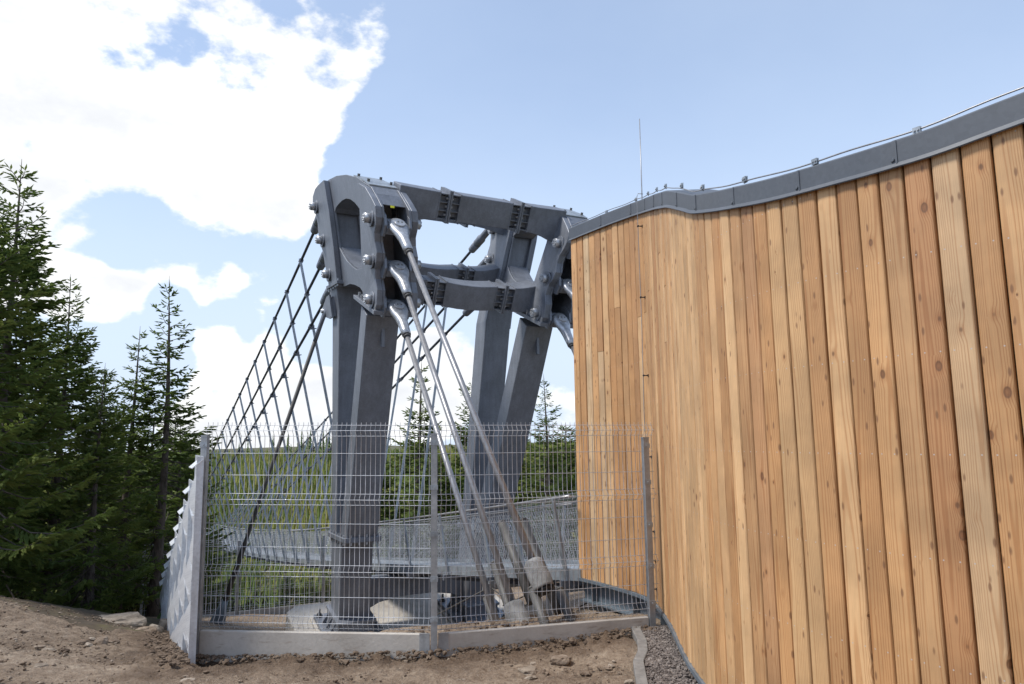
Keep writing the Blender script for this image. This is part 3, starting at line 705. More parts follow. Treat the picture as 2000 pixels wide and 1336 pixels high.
# ------------------------------------------------------------------ pylon
FZ = -3.9
def cv(sg, z): return sg * (1.522 + .042 * (z - FZ) + .14 * max(0.0, z - 2.85))
def Tq(sg, u, wv, z): return W(u, cv(sg, z) + wv, z)
def uAf(z): return -.335 - .107 * (z - FZ)
def uBf(z): return -.609 - .419 * (z - FZ)
HV = .337; DU = .43
pyl = thing('pylon', tuple(W(-.3, 0, -4.2)), 'tall grey steel pylon with two V shaped legs and paired cross beams', 'pylon')
SIDE = [ (-1.83, 5.57), (-2.42, 5.46), (-3.07, 5.27), (-3.72, 5.00), (-4.07, 4.79), (-4.40, 4.60), (-4.63, 4.32), (-4.77, 4.13), (-4.73, 3.94), (-4.63, 3.82), (-4.49, 3.71), (-4.43, 3.57), (-4.44, 3.37), (-4.35, 3.24), (-4.19, 3.12), (-4.13, 2.95), (-4.17, 2.74), (-4.10, 2.47), (-3.98, 2.36), (-3.25, 2.69), (-2.76, 3.06), (-2.46, 3.17), (-2.14, 3.25), (-1.70, 3.28), (-0.90, 3.45), (-0.92, 3.72), (-0.87, 3.92), (-0.89, 4.20), (-0.78, 4.41), (-0.74, 4.55), (-0.77, 4.73), (-0.83, 4.87), (-0.79, 5.11), (-0.69, 5.36), (-0.79, 5.50), (-1.05, 5.58), (-1.34, 5.61) ]
HOLE = [ (-1.89, 4.84), (-2.05, 4.90), (-2.29, 4.91), (-2.56, 4.90), (-2.81, 4.86), (-3.07, 4.77), (-3.30, 4.64), (-3.49, 4.49), (-3.63, 4.36), (-3.63, 4.12), (-3.59, 3.89), (-3.45, 3.49), (-3.33, 3.40), (-3.14, 3.37), (-2.77, 3.42), (-2.48, 3.55), (-2.20, 3.72), (-1.99, 3.91), (-1.82, 4.10) ]
BANDA = [(-1.87, 5.53), (-1.86, 4.80), (-1.77, 4.11), (-1.59, 3.29)] + SIDE[24:36] + [(-1.34, 5.58)]
BANDB = [(-4.07, 4.76), (-4.40, 4.58)] + SIDE[6:19] + [(-3.25, 2.72)]
PINB = [(-4.45, 3.99), (-4.11, 3.30), (-3.85, 2.61)]
PINA = [(-0.96, 5.22), (-1.03, 4.44), (-1.08, 3.66)]
def colbox(m, sg, zs, uf, ub, h=HV):
    rings = []
    for z in zs: rings.append([Tq(sg, uf(z), -h, z), Tq(sg, uf(z), h, z), Tq(sg, ub(z), h, z), Tq(sg, ub(z), -h, z)])
    m.loft(rings); return m
def hexbolt(m, c, ax, r, h):
    m.tube([c, c + ax * h], r, 6, True, False)
for sg in (-1, 1):
    leg = colbox(MB(), sg, (-2.1, 2.85, 3.40), lambda z: uAf(z) - .03 * max(0, z + 2.1), lambda z: uAf(z) + DU).build('rear_column', 'steel', pyl); bev(leg, .012)
    # front column, cut square to its lean
    m = MB(); rings = []
    rings.append([Tq(sg, uBf(-2.1), -HV + .004, -2.1), Tq(sg, uBf(-2.1), HV - .004, -2.1), Tq(sg, uBf(-2.1) + DU + .1, HV - .004, -2.1), Tq(sg, uBf(-2.1) + DU + .1, -HV + .004, -2.1)])
    rings.append([Tq(sg, uBf(2.42), -HV, 2.42), Tq(sg, uBf(2.42), HV, 2.42), Tq(sg, uBf(2.66) + DU, HV, 2.66), Tq(sg, uBf(2.66) + DU, -HV, 2.66)])
    m.loft(rings); fc = bev(m.build('front_column', 'steel', pyl), .012)
    # foot below the bolted splice
    foot = bev(colbox(MB(), sg, (-4.02, -2.13), lambda z: uBf(z) + .18 * (z - FZ), lambda z: uAf(z) + DU, HV + .012).build('foot_column', 'steel', pyl), .012)
    # bolted splice
    m = MB(); sp = []
    for z in (-2.16, -2.06):
        sp.append([Tq(sg, uBf(-2.1) - .06, -HV - .07, z), Tq(sg, uBf(-2.1) - .06, HV + .07, z), Tq(sg, uAf(-2.1) + DU + .07, HV + .07, z), Tq(sg, uAf(-2.1) + DU + .07, -HV - .07, z)])
    m.loft(sp); spl = bev(m.build('splice_flange', 'steel', pyl), .006)
    for k in range(6):
        t = (k + .5) / 6
        for wv in (-HV - .04, HV + .04):
            u = uBf(-2.1) + (uAf(-2.1) + DU - uBf(-2.1)) * t; m = MB(); hexbolt(m, Tq(sg, u, wv, -2.215), Zup, .022, .21); m.build('bolt', 'cast', spl)
    for k in range(4):
        wv = -HV + 2 * HV * (k + .5) / 4; m = MB(); hexbolt(m, Tq(sg, uBf(-2.1) - .035, wv, -2.215), Zup, .022, .21); m.build('bolt', 'cast', spl)
    # shoe and base plate, tilted with the leg
    ti = .26; e1 = (UV * math.cos(ti) + Zup * math.sin(ti)).normalized() * 1.0; e1 = (UV * math.cos(ti) - Zup * math.sin(ti) * 0 + Zup * math.sin(ti) * .0).normalized()
    e1 = (UV * math.cos(.20) + Zup * math.sin(.20)); e3 = (-UV * math.sin(.20) + Zup * math.cos(.20))
    bc = W(-.25, cv(sg, -4.0), -4.0)
    m = MB(); m.box(bc, e1 * .50, VV * (HV + .07), e3 * .13); sh = bev(m.build('shoe', 'steel', pyl), .01)
    m = MB(); m.box(bc + e3 * .16, e1 * .52, VV * (HV + .10), e3 * .03); bev(m.build('shoe_flange', 'steel', sh), .006)
    m = MB(); m.box(bc - e3 * .17, e1 * .80, VV * .64, e3 * .045); bp = bev(m.build('base_plate', 'steel', pyl), .008)
    m = MB(); m.box(bc - e3 * .245, e1 * .86, VV * .70, e3 * .03); bev(m.build('grout_bed', 'concrete', pyl), .01)
    for a in (-.66, .66):
        for b in (-.54, .54):
            c = bc - e3 * .125 + e1 * a + VV * b; m = MB(); m.tube([c, c + e3 * .03], .075, 8); m.tube([c + e3 * .03, c + e3 * .075], .05, 6, True, False); m.tube([c + e3 * .07, c + e3 * .17], .024, 8); m.build('anchor_bolt', 'tube', bp)
    for a in (-.30, 0, .30):      # gusset fins at the sides of the shoe
        for b in (-1, 1):
            m = MB(); c = bc + VV * b * (HV + .13); m.hexa([c + e1 * (a - .012) - e3 * .13, c + e1 * (a + .012) - e3 * .13, c + e1 * (a + .012) - e3 * .13 + VV * b * .1, c + e1 * (a - .012) - e3 * .13 + VV * b * .1,
                                                             c + e1 * (a - .012) + e3 * .10 - VV * b * .06, c + e1 * (a + .012) + e3 * .10 - VV * b * .06, c + e1 * (a + .012) + e3 * .10 - VV * b * .04, c + e1 * (a - .012) + e3 * .10 - VV * b * .04]); m.build('gusset', 'steel', sh)
    # head: side plates with opening and doublers
    for sd_ in (-1, 1):
        P = lambda a, b, d_, sd_=sd_, sg=sg: Tq(sg, a, sd_ * d_, b)
        m = MB(); m.plate(SIDE, P, HV - .10, HV - .055, [HOLE]); hp = bev(m.build('head_side_plate', 'steel', pyl), .006)
        m = MB(); m.plate(BANDA, P, HV - .052, HV + .062); bev(m.build('doubler_plate', 'steel', hp), .008)
        m = MB(); m.plate(BANDB, P, HV - .052, HV + .062); bev(m.build('doubler_plate', 'steel', hp), .008)
        ax = VV * sd_
        for (a, b) in PINA + PINB:
            c = P(a, b, HV + .06); m = MB(); m.tube([c, c + ax * .025], .16, 20, True, True); m.build('pin_washer', 'steel', hp)
            m = MB(); m.tube([c + ax * .02, c + ax * .14], .095, 12, True, True); m.tube([c + ax * .14, c + ax * .15], .07, 12)
            for k in range(5):
                q = c + ax * .14 + (UV * math.cos(k * 1.2566) + Zup * math.sin(k * 1.2566)) * .052; m.tube([q, q + ax * .022], .017, 6)
            m.build('pin_head', 'cast', hp)
    # inner plates of the head
    def cross(name, line, h=HV - .10, th=.02, mat='steel'):
        m = MB()
        for (a, b), (c, d) in zip(line, line[1:]):
            nx, nz = (d - b), -(c - a); L = math.hypot(nx, nz); nx, nz = nx / L * th, nz / L * th
            m.hexa([Tq(sg, a, -h, b), Tq(sg, a, h, b), Tq(sg, c, h, d), Tq(sg, c, -h, d), Tq(sg, a + nx, -h, b + nz), Tq(sg, a + nx, h, b + nz), Tq(sg, c + nx, h, d + nz), Tq(sg, c + nx, -h, d + nz)])
        return m.build(name, mat, pyl)
    cross('head_front_wall', [(-1.55, 3.36), (-1.72, 4.1), (-1.80, 4.8), (-1.82, 5.4)])
    cross('head_rear_wall', [(-3.30, 2.76), (-3.62, 3.6), (-3.85, 4.2), (-4.02, 4.70)])
    cross('opening_arch', HOLE[:9], mat='steel'); cross('opening_floor', HOLE[11:], th=-.02)
    cross('top_cover', [(-.95, 5.44), (-1.8, 5.45), (-2.42, 5.33), (-3.07, 5.14), (-3.6, 4.92)])
    cross('lower_arch', [(-1.75, 3.33), (-2.14, 3.32), (-2.46, 3.24), (-2.76, 3.13), (-3.2, 2.78)])
    tcv = cross('top_plate', [(-3.50, 5.09), (-4.05, 4.82), (-4.30, 4.66)], HV - .06, .03, 'steel_light')
    for (a, b) in ((-3.64, 5.06), (-4.14, 4.80)):
        for wv in (-.22, .22): m = MB(); hexbolt(m, Tq(sg, a, wv, b), (Zup - UV * .4).normalized(), .028, .05); m.build('bolt', 'tube', tcv)
    hd = cross('hood', [(-4.30, 4.64), (-4.48, 4.44), (-4.60, 4.22)], HV - .06, .02)
    m = MB(); c = Tq(sg, -4.63, -.02, 4.20); m.box(c, VV * .035, UV * .006, Zup * .02); m.build('tag', 'yellow', hd)
    # splice plates between columns and head
    m = MB(); r2 = [[Tq(sg, -1.70, -HV - .09, z - .02), Tq(sg, -1.70, HV + .09, z - .02), Tq(sg, -.78, HV + .09, z + .02), Tq(sg, -.78, -HV - .09, z + .02)] for z in (3.36, 3.43)]
    m.loft(r2); so = bev(m.build('head_splice', 'steel', pyl), .005)
    for k in range(5):
        for wv in (-HV - .055, HV + .055): m = MB(); hexbolt(m, Tq(sg, -1.62 + .19 * k, wv, 3.31), Zup, .022, .16); m.build('bolt', 'cast', so)
    m = MB(); r2 = []
    for e in (0, .075):
        r2.append([Tq(sg, -4.03 - .4 * e, -HV - .10, 2.29 + e), Tq(sg, -4.03 - .4 * e, HV + .10, 2.29 + e), Tq(sg, -2.72 - .4 * e, HV + .10, 2.83 + e), Tq(sg, -2.72 - .4 * e, -HV - .10, 2.83 + e)])
    m.loft(r2); so = bev(m.build('head_splice', 'steel', pyl), .005)
    for k in range(6):
        t = (k + .4) / 6
        for wv in (-HV - .06, HV + .06): m = MB(); hexbolt(m, Tq(sg, -4.05 + 1.25 * t, wv, 2.27 + .52 * t), (Zup - UV * .4).normalized(), .024, .19); m.build('bolt', 'cast', so)
    # bracket for the guy rod behind the rear column
    m = MB(); m.plate([(-1.0, 3.22), (-.75, 3.22), (-.30, 3.06), (-.25, 2.95), (-.30, 2.84), (-.75, 2.72), (-1.0, 2.72)], lambda a, b, d_, sg=sg: Tq(sg, a, sg * (HV + .09) + d_, b), -.02, .02); gb_ = m.build('guy_bracket', 'steel', pyl)
    m = MB(); m.box(Tq(sg, -.88, sg * (HV + .04), 2.97), UV * .10, VV * .05, Zup * .22); m.build('bracket_web', 'steel', gb_)
    # small rain spout marks plate under the front splice
    m = MB(); m.box(Tq(sg, uBf(2.0) - .05, .02, 2.02), UV * .03, VV * .03, Zup * .2); m.build('stiffener', 'steel', fc)

# cross beams
ti = R(27); E1 = UV * math.cos(ti) + Zup * math.sin(ti); E2 = -UV * math.sin(ti) + Zup * math.cos(ti)
def beam(uc, zc, hm, wm, he, ze, bow=0.0, name='cross_beam'):
    vend = abs(cv(1, zc)) - HV + .05
    vs1, vs2 = .58, 1.00
    def ring(v, h, wd, dz):
        c = W(uc, v, zc + dz)
        return [c - E1 * wd / 2 - E2 * h / 2, c - E1 * wd / 2 + E2 * h / 2, c + E1 * wd / 2 + E2 * h / 2, c + E1 * wd / 2 - E2 * h / 2]
    par = None
    m = MB(); m.loft([ring(v, hm, wm, bow * ((v / vs1) ** 2)) for v in (-vs1, -.25, 0, .25, vs1)]); par = bev(m.build(name, 'steel', pyl), .01)
    m = MB()
    for s_ in (-1, 1):
        m2 = MB(); k = []
        for q in range(5):
            t = q / 4; v = s_ * (vs2 + (vend - vs2) * t); k.append(ring(v, hm + (he - hm) * t ** 1.6, wm, bow + (ze - bow) * t ** 1.6))
        m2.loft(k); bev(m2.build('beam_end', 'steel', par), .01)
        vm = (vs1 + vs2) / 2; m3 = MB(); m3.loft([ring(s_ * v, hm * .72, wm * .62, bow) for v in (vs1, vs2)]); m3.build('splice_core', 'steel', par)
        for v in (vm - .022, vm + .022): m4 = MB(); m4.loft([ring(s_ * (v + e), hm + .10, wm + .07, bow) for e in (-.016, .016)]); m4.build('splice_flange', 'steel', par)
        for v in (vs1 - .008, vs2 + .008): m4 = MB(); m4.loft([ring(s_ * (v + e), hm + .02, wm + .02, bow) for e in (-.010, .010)]); m4.build('end_plate', 'steel', par)
        for v0, v1 in ((vs1, vm - .04), (vm + .04, vs2)):
            for k_ in range(4):
                c = W(uc, s_ * (v0 + v1) / 2, zc + bow) + E2 * (hm * (-.45 + .3 * k_)); m5 = MB(); m5.box(c, VV * (abs(v1 - v0) / 2 + .004), E1 * (wm / 2), E2 * .008); m5.build('stiffener', 'steel', par)
        for k_ in range(3):
            c = W(uc, s_ * vm, zc + bow) - E1 * (wm / 2 - .03) + E2 * (hm * (-.30 + .3 * k_)); m6 = MB(); hexbolt(m6, c - VV * .075, VV, .024, .15); m6.build('bolt', 'cast', par)
beam(-4.02, 4.60, .54, .48, .76, -.10, 0)
beam(-3.28, 2.98, .52, .48, .62, .10, .04)
beam(-1.45, 5.36, .42, .46, .60, -.10, 0)
beam(-1.30, 3.84, .40, .46, .60, .10, .05)
# tie beam between the feet
m = MB(); rings = []
for v, h in ((-1.2, .34), (-.9, .27), (-.4, .23), (.4, .23), (.9, .27), (1.2, .34)):
    c = W(-.15, v, -3.36 - (h - .23)); rings.append([c - UV * .22 - Zup * h, c - UV * .22 + Zup * .23 + Zup * (h - .23), c + UV * .22 + Zup * h, c + UV * .22 - Zup * h])
m.loft(rings); bev(m.build('tie_beam', 'steel', pyl), .01)

# foundation
fnd = thing('concrete_foundation', tuple(W(0, 0, -4.6)), 'pale concrete foundation block carrying the pylon feet', 'foundation')
m = MB(); e1 = (UV * math.cos(.20) + Zup * math.sin(.20)); e3 = (-UV * math.sin(.20) + Zup * math.cos(.20)); c0 = W(-.25, 0, -4.0) - e3 * .275
vn = cv(1, -4) + 1.12; o2 = [(-1.5, -vn), (1.45, -vn), (1.75, -vn + .25), (1.75, vn), (-1.5, vn)]
m.loft([[c0 + e1 * a * 1.05 + VV * b * 1.03 - Zup * 1.6 for a, b in o2], [c0 + e1 * a + VV * b for a, b in o2]]); bev(m.build('block', 'concrete', fnd), .04, 3)

# ------------------------------------------------------------------ cables
def back_cable(sg, k, end, label, group):
    a, b = PINB[k]; cvz = cv(sg, b)
    pin = Tq(sg, a, 0, b); d_end = W(*end); S0 = Tq(sg, a - .06, 0, b - .05); dr = (d_end - S0).normalized()
    t = thing('backstay_cable', tuple(d_end), label, 'cable', group)
    side = VV
    nrm_ = dr.cross(side).normalized()
    # link plates from the pylon pin to the fork
    for wv in (-.235, .235):
        m = MB(); q = S0 + VV * wv; n2 = nrm_
        o2 = [(-.17, .16), (-.24, .06), (-.22, -.08), (-.10, -.16), (.22, -.17), (.30, -.12), (.26, .10), (.10, .20)]
        m.plate(o2, lambda a_, b_, d_, q=q, n2=n2: q + dr * a_ + n2 * b_ + VV * d_, -.024, .024); bev(m.build('link_plate', 'steel', t), .008)
    m = MB(); m.tube([S0 - VV * .30, S0 + VV * .30], .07, 14); m.build('pin', 'steel', t)
    m = MB(); m.box(S0 + dr * .20, dr * .09, VV * .21, nrm_ * .07); m.build('yoke', 'steel', t)
    # flat-eyed cast socket hanging in the yoke
    pc = S0 + dr * .26; n2 = nrm_ if nrm_.dot(-UV) > 0 else -nrm_; pc = pc + n2 * .10
    m = MB(); rings = []
    prof_ = [(-.21, .05, .045), (-.17, .125, .07), (-.08, .175, .075), (.03, .19, .078), (.14, .17, .078), (.26, .12, .088), (.38, .092, .092), (.60, .083, .083), (.70, .08, .08)]
    for (s_, wd, dp) in prof_:
        rings.append([pc + dr * s_ + VV * (wd * math.cos(j * math.pi / 8)) + n2 * (dp * (abs(math.sin(j * math.pi / 8)) ** .75) * (1 if math.sin(j * math.pi / 8) >= 0 else -1)) for j in range(16)])
    m.loft(rings, True, True); so = m.build('socket', 'cast', t)
    m = MB(); m.tube([pc + n2 * .07, pc + n2 * .105], [.10, .095], 18)
    m.build('eye_cap', 'cast', so)
    for e in (-.028, .028):
        m = MB(); q = pc + n2 * .10 + VV * e * 1.3 + dr * -.01; m.tube([q, q + n2 * .009], .018, 8); m.build('cap_bolt', 'tube', so)
    m = MB(); q = pc + dr * .70; m.tube([q, q + dr * .05], .066, 12); m.build('collar', 'tube', so)
    m = MB(); m.tube([pc + dr * .68, d_end], .046, 12); m.build('strand', 'rod', t)
    return t, dr, pc
BE = [(-8.86, -1.62, -1.56), (-8.26, -1.60, -2.16), (-7.90, -1.60, -2.62)]
BN = ['highest of the three near backstay cables, ending in the upper wrapped sleeve', 'middle near backstay cable, ending in the lower wrapped sleeve', 'lowest of the three near backstay cables, entering the soil behind the fence']
FE = [(-8.86, 1.62, -1.56), (-8.5, 1.60, -2.4), (-7.90, 1.60, -2.8)]
FN = ['highest backstay cable of the far pylon leg, beside the timber building', 'middle backstay cable of the far pylon leg, beside the timber building', 'lowest backstay cable of the far pylon leg, its socket seen beside the timber corner']
sleeves = []
for k in range(3):
    t, dr, pc = back_cable(-1, k, BE[k], BN[k], 'backstay cables behind the pylon'); sleeves.append((t, dr))
    back_cable(1, k, FE[k], FN[k], 'backstay cables behind the pylon')
# wrapped sleeves at the lower ends
def sleeve(parent, q, dr, L, r0, r1, seed, name='wrapped_sleeve'):
    x = dr.cross(Zup).normalized(); y = dr.cross(x); rings = []
    for i in range(12):
        t = i / 11; r = r0 + (r1 - r0) * t; rg_ = []
        if i == 0: r *= .80
        for j in range(24):
            a = j / 24 * 2 * math.pi; f = 1 + .10 * noise.noise(Vector((math.cos(a) * 1.6, math.sin(a) * 1.6, t * 2 + seed))) + .05 * noise.noise(Vector((math.cos(a) * 5, math.sin(a) * 5, t * 4 + seed)))
            rg_.append(q + dr * (t * L) + (x * math.cos(a) + y * math.sin(a)) * r * f)
        rings.append(rg_)
    m = MB(); m.loft(rings, False, True); o = m.build(name, 'wrap', parent)
    s_ = o.modifiers.new('thick', 'SOLIDIFY'); s_.thickness = .008
    m = MB(); e = q + dr * (L * .93); m.tube([e, e + dr * .06], r1 * .72, 16); m.build('sleeve_mouth', 'black', o)
    return o
sleeve(sleeves[0][0], W(*BE[0]) - sleeves[0][1] * .06, sleeves[0][1], .38, .130, .130, 1.0)
sleeve(sleeves[1][0], W(*BE[1]) - sleeves[1][1] * .04, sleeves[1][1], .36, .14, .165, 4.0)
# anchor tubes standing in the soil
dt = (W(*BE[0]) - Tq(-1, PINB[0][0], 0, PINB[0][1])).normalized()
for (p, q, r, lab) in [((-7.35, -1.30, -1.22), (-8.2, -1.30, -2.16), .065, 'dark capped anchor tube left of the highest near backstay'),
                       ((-8.00, -1.30, -1.13), (-8.9, -1.30, -2.14), .065, 'dark capped anchor tube right of the highest near backstay'),
                       ((-7.50, -1.50, -1.74), (-8.35, -1.50, -2.75), .06, 'dark anchor tube passing behind the lower wrapped sleeve'),
                       ((-7.45, -1.60, -2.18), (-7.95, -1.60, -2.8), .06, 'short dark anchor tube beside the lowest near backstay'),
                       ((-8.94, -1.70, -1.81), (-9.45, -1.70, -2.45), .06, 'dark anchor tube leaving the upper wrapped sleeve'),
                       ((-8.81, -1.25, -1.90), (-9.30, -1.25, -2.45), .06, 'dark anchor tube right of the upper wrapped sleeve')]:
    a, b = W(*p), W(*q); t = thing('anchor_tube', tuple(b), lab, 'tube', 'dark anchor tubes at the backstay ends')
    m = MB(); m.tube([a, b], r, 14); m.build('pipe', 'tube', t)
    d = (a - b).normalized(); m = MB(); m.tube([a - d * .01, a + d * .012, a + d * .03], [r * 1.05, r * 1.05, r * .55], 14); m.build('end_cap', 'tube', t)

def dz(u): return -2.95 - .13 * u + .0006 * u * u
def cz(k, u): return (5.60, 4.65, 3.72)[k] - .27 * u + .0008 * u * u
CVV = (2.20, 2.05, 1.95)
def cab_pt(sg, k, u):
    return W(u, sg * CVV[k], cz(k, u))
SIDEN = {-1: 'near', 1: 'far'}; LV = ['top', 'middle', 'lowest']
for sg in (-1, 1):
    for k in range(3):
        a, b = PINA[k]; p0 = cab_pt(sg, k, a + .55); p1 = cab_pt(sg, k, a + 2.1); d = (p1 - p0).normalized()
        t = thing('main_cable', tuple(p0), '%s of the three dark main cables on the %s side of the footbridge' % (LV[k], SIDEN[sg]), 'cable', 'main suspension cables')
        m = MB(); m.tube([p0 - d * .1, p0 + d * .25, p0 + d * .50, p0 + d * .95, p0 + d * 1.0, p0 + d * 1.28], [.07, .085, .095, .10, .125, .115], 14); m.tube([p0 + d * 1.27, p0 + d * 1.65, p0 + d * 1.7], [.12, .105, .06], 14); m.build('socket', 'steel', t)
        pts = [p0 + d * 1.5] + [cab_pt(sg, k, u) for u in [a + 2.4 + 1.2 * i for i in range(12)] + list(range(18, 128, 4))]
        m = MB(); m.tube(pts, .038, 8); m.build('strand', 'darkcable', t)

# ------------------------------------------------------------------ footbridge
fb = thing('footbridge', tuple(W(-8, 0, -2)), 'narrow suspension footbridge with mesh railings and inclined hangers', 'footbridge')
U0, U1 = -8.42, 120.0
us = [U0] + [-8 + 1.0 * i for i in range(0, 60)] + [52 + 3 * i for i in range(0, 24)]
def deckstrip(name, v0, v1, z0, z1, mat, ul=us):
    m = MB(); m.loft([[W(u, v0, dz(u) + z0), W(u, v1, dz(u) + z0), W(u, v1, dz(u) + z1), W(u, v0, dz(u) + z1)] for u in ul]); return m.build(name, mat, fb)
deckstrip('deck_grating', -.58, .58, -.03, .0, 'steel_light'); 
for sg in (-1, 1): deckstrip('edge_channel', sg * .64 - .03, sg * .64 + .03, -.10, .06, 'steel_light')
for sg in (-1, 1): deckstrip('under_cable', sg * .45 - .02, sg * .45 + .02, -.22, -.17, 'darkcable')
RH = 1.02; RV = .80
for sg in (-1, 1):
    m = MB(); m.tube([W(u, sg * RV, dz(u) + RH) for u in us], .022, 6); m.build('handrail', 'rod', fb)
    m = MB(); m.tube([W(u, sg * (RV - .02), dz(u) + RH - .10) for u in us], .008, 4); m.build('rail_wire', 'rod', fb)
def post(u, sg):
    m = MB(); a = W(u, sg * .66, dz(u) - .12); b = W(u + .10, sg * (RV + .01), dz(u) + RH - .01); wv = UV * .038
    m.hexa([a - wv, a + wv, a + wv + VV * sg * .035, a - wv + VV * sg * .035, b - wv * .7, b + wv * .7, b + wv * .7 + VV * sg * .03, b - wv * .7 + VV * sg * .03]); return m.build('rail_post', 'steel_light', fb)
hu = [1.85 + 1.95 * i for i in range(40)]
pu = [-8.1, -6.9, -5.75, -3.9, -1.9, .25] + hu
for u in pu:
    for sg in (-1, 1): post(u, sg)
    m = MB(); c = W(u, 0, dz(u) - .14); m.box(c, VV * .78, UV * .04, Zup * .05); m.build('cross_member', 'steel', fb)
# hangers square to the sloping deck
for i, u in enumerate(hu):
    for sg in (-1, 1):
        hgt = cz(0, u) - dz(u)
        ut = u + .11 * hgt
        a = W(u, sg * .72, dz(u) - .05); b = W(ut, sg * (CVV[0] + .015), cz(0, ut) + .06)
        if hgt < 2.2: continue
        d = (b - a).normalized(); x = UV; y = d.cross(x).normalized(); m = MB()
        o2 = [(-.042, -.012), (.042, -.012), (.042, .012), (-.020, .012), (-.020, .055), (-.042, .055)]
        m.loft([[q + x * p_ + y * r_ for p_, r_ in o2] for q in (a, b)]); h = m.build('hanger', 'steel_light', fb)
        for k in range(3):
            zt = cz(k, ut); tt = (zt - a.z) / (b.z - a.z); c = a.lerp(b, tt); uk = loc_uv(c.x, c.y)[0]; c2 = cab_pt(sg, k, uk)
            cd = (cab_pt(sg, k, uk + .5) - cab_pt(sg, k, uk - .5)).normalized(); m = MB(); m.tube([c2 - cd * .075, c2 + cd * .075], .055, 8); m.box((c + c2) / 2, x * .05, y * .05, Zup * .05); m.tube([c - y * .07, c + y * .07], .016, 6); m.build('cable_clamp', 'steel', h)
# railing net
m = MB()
for sg in (-1, 1):
    def NP(u, t): return W(u, sg * (.66 + (RV - .68) * t), dz(u) + .04 + (RH - .14) * t)
    u = U0
    while u < 46:
        st = .075 if u < 8 else .11 if u < 24 else .2
        for q in (1, -1):
            a, b = (u, u + .55) if q > 0 else (u + .55, u)
            if min(a, b) >= U0: m.tube([NP(a, 0), NP(b, 1)], .0022 if u < 8 else .0034, 3, False)
        u += st
m.build('railing_net', 'wire', fb, kind='stuff', fix=False)
# struts and support frame under the deck near its start
for u in (-5.78, -7.7):
    for sg in (-1, 1):
        p = W(u, sg * .72, 0); g = gh(p.x, p.y); m = MB(); m.box(W(u, sg * .72, (dz(u) - .15 + g - .2) / 2), UV * .045, VV * .045, Zup * ((dz(u) - .15 - g + .2) / 2)); m.build('support_post', 'post', fb)
    m = MB(); m.box(W(u, 0, dz(u) - .24), UV * .05, VV * .85, Zup * .05); m.build('support_beam', 'post', fb)
for v in (-.72, .72):
    for a, b in ((-5.78, -7.7), (-7.7, -5.78), (-5.78, -3.4)):
        m = MB(); m.tube([W(a, v, dz(a) - .25), W(b, v, dz(b) - .85)], .012, 6); m.build('brace_rod', 'tube', fb)

# guy rods at the rear columns
for sg, lab in ((-1, 'straight dark guy rod slanting from the near leg down to a cone foot'), (1, 'straight dark guy rod slanting down behind the far leg')):
    a = Tq(sg, -.38, sg * (HV + .09), 2.95); b = W(3.2, -3.95, -4.55) if sg < 0 else W(3.2, 4.2, -4.3)
    g = thing('guy_rod', tuple(b), lab, 'guy rod', 'guy rods at the pylon')
    d = (b - a).normalized(); x = UV
    m = MB(); rings = []
    for (s_, wd, dp) in [(-.14, .05, .04), (-.08, .12, .05), (.05, .13, .05), (.25, .08, .05), (.5, .055, .05), (.75, .052, .05)]:
        y = d.cross(x).normalized(); xx = y.cross(d).normalized()
        rings.append([a + d * s_ + xx * wd * math.cos(j * math.pi / 6) + y * dp * math.sin(j * math.pi / 6) for j in range(12)])
    m.loft(rings, True, True); m.build('fork', 'steel', g)
    m = MB(); m.tube([a - VV * .10, a + VV * .10], .05, 10); m.build('pin', 'cast', g)
    m = MB(); L = (b - a).length; m.tube([a + d * .7, a + d * (L - 2.4), a + d * (L - 2.3), b - d * .4], [.045, .045, .062, .062], 10); m.build('strand', 'tube', g)
    m = MB(); m.tube([b - d * .75, b - d * .1, b + d * .3], [.07, .19, .22], 14); m.build('cone_foot', 'girder', g)

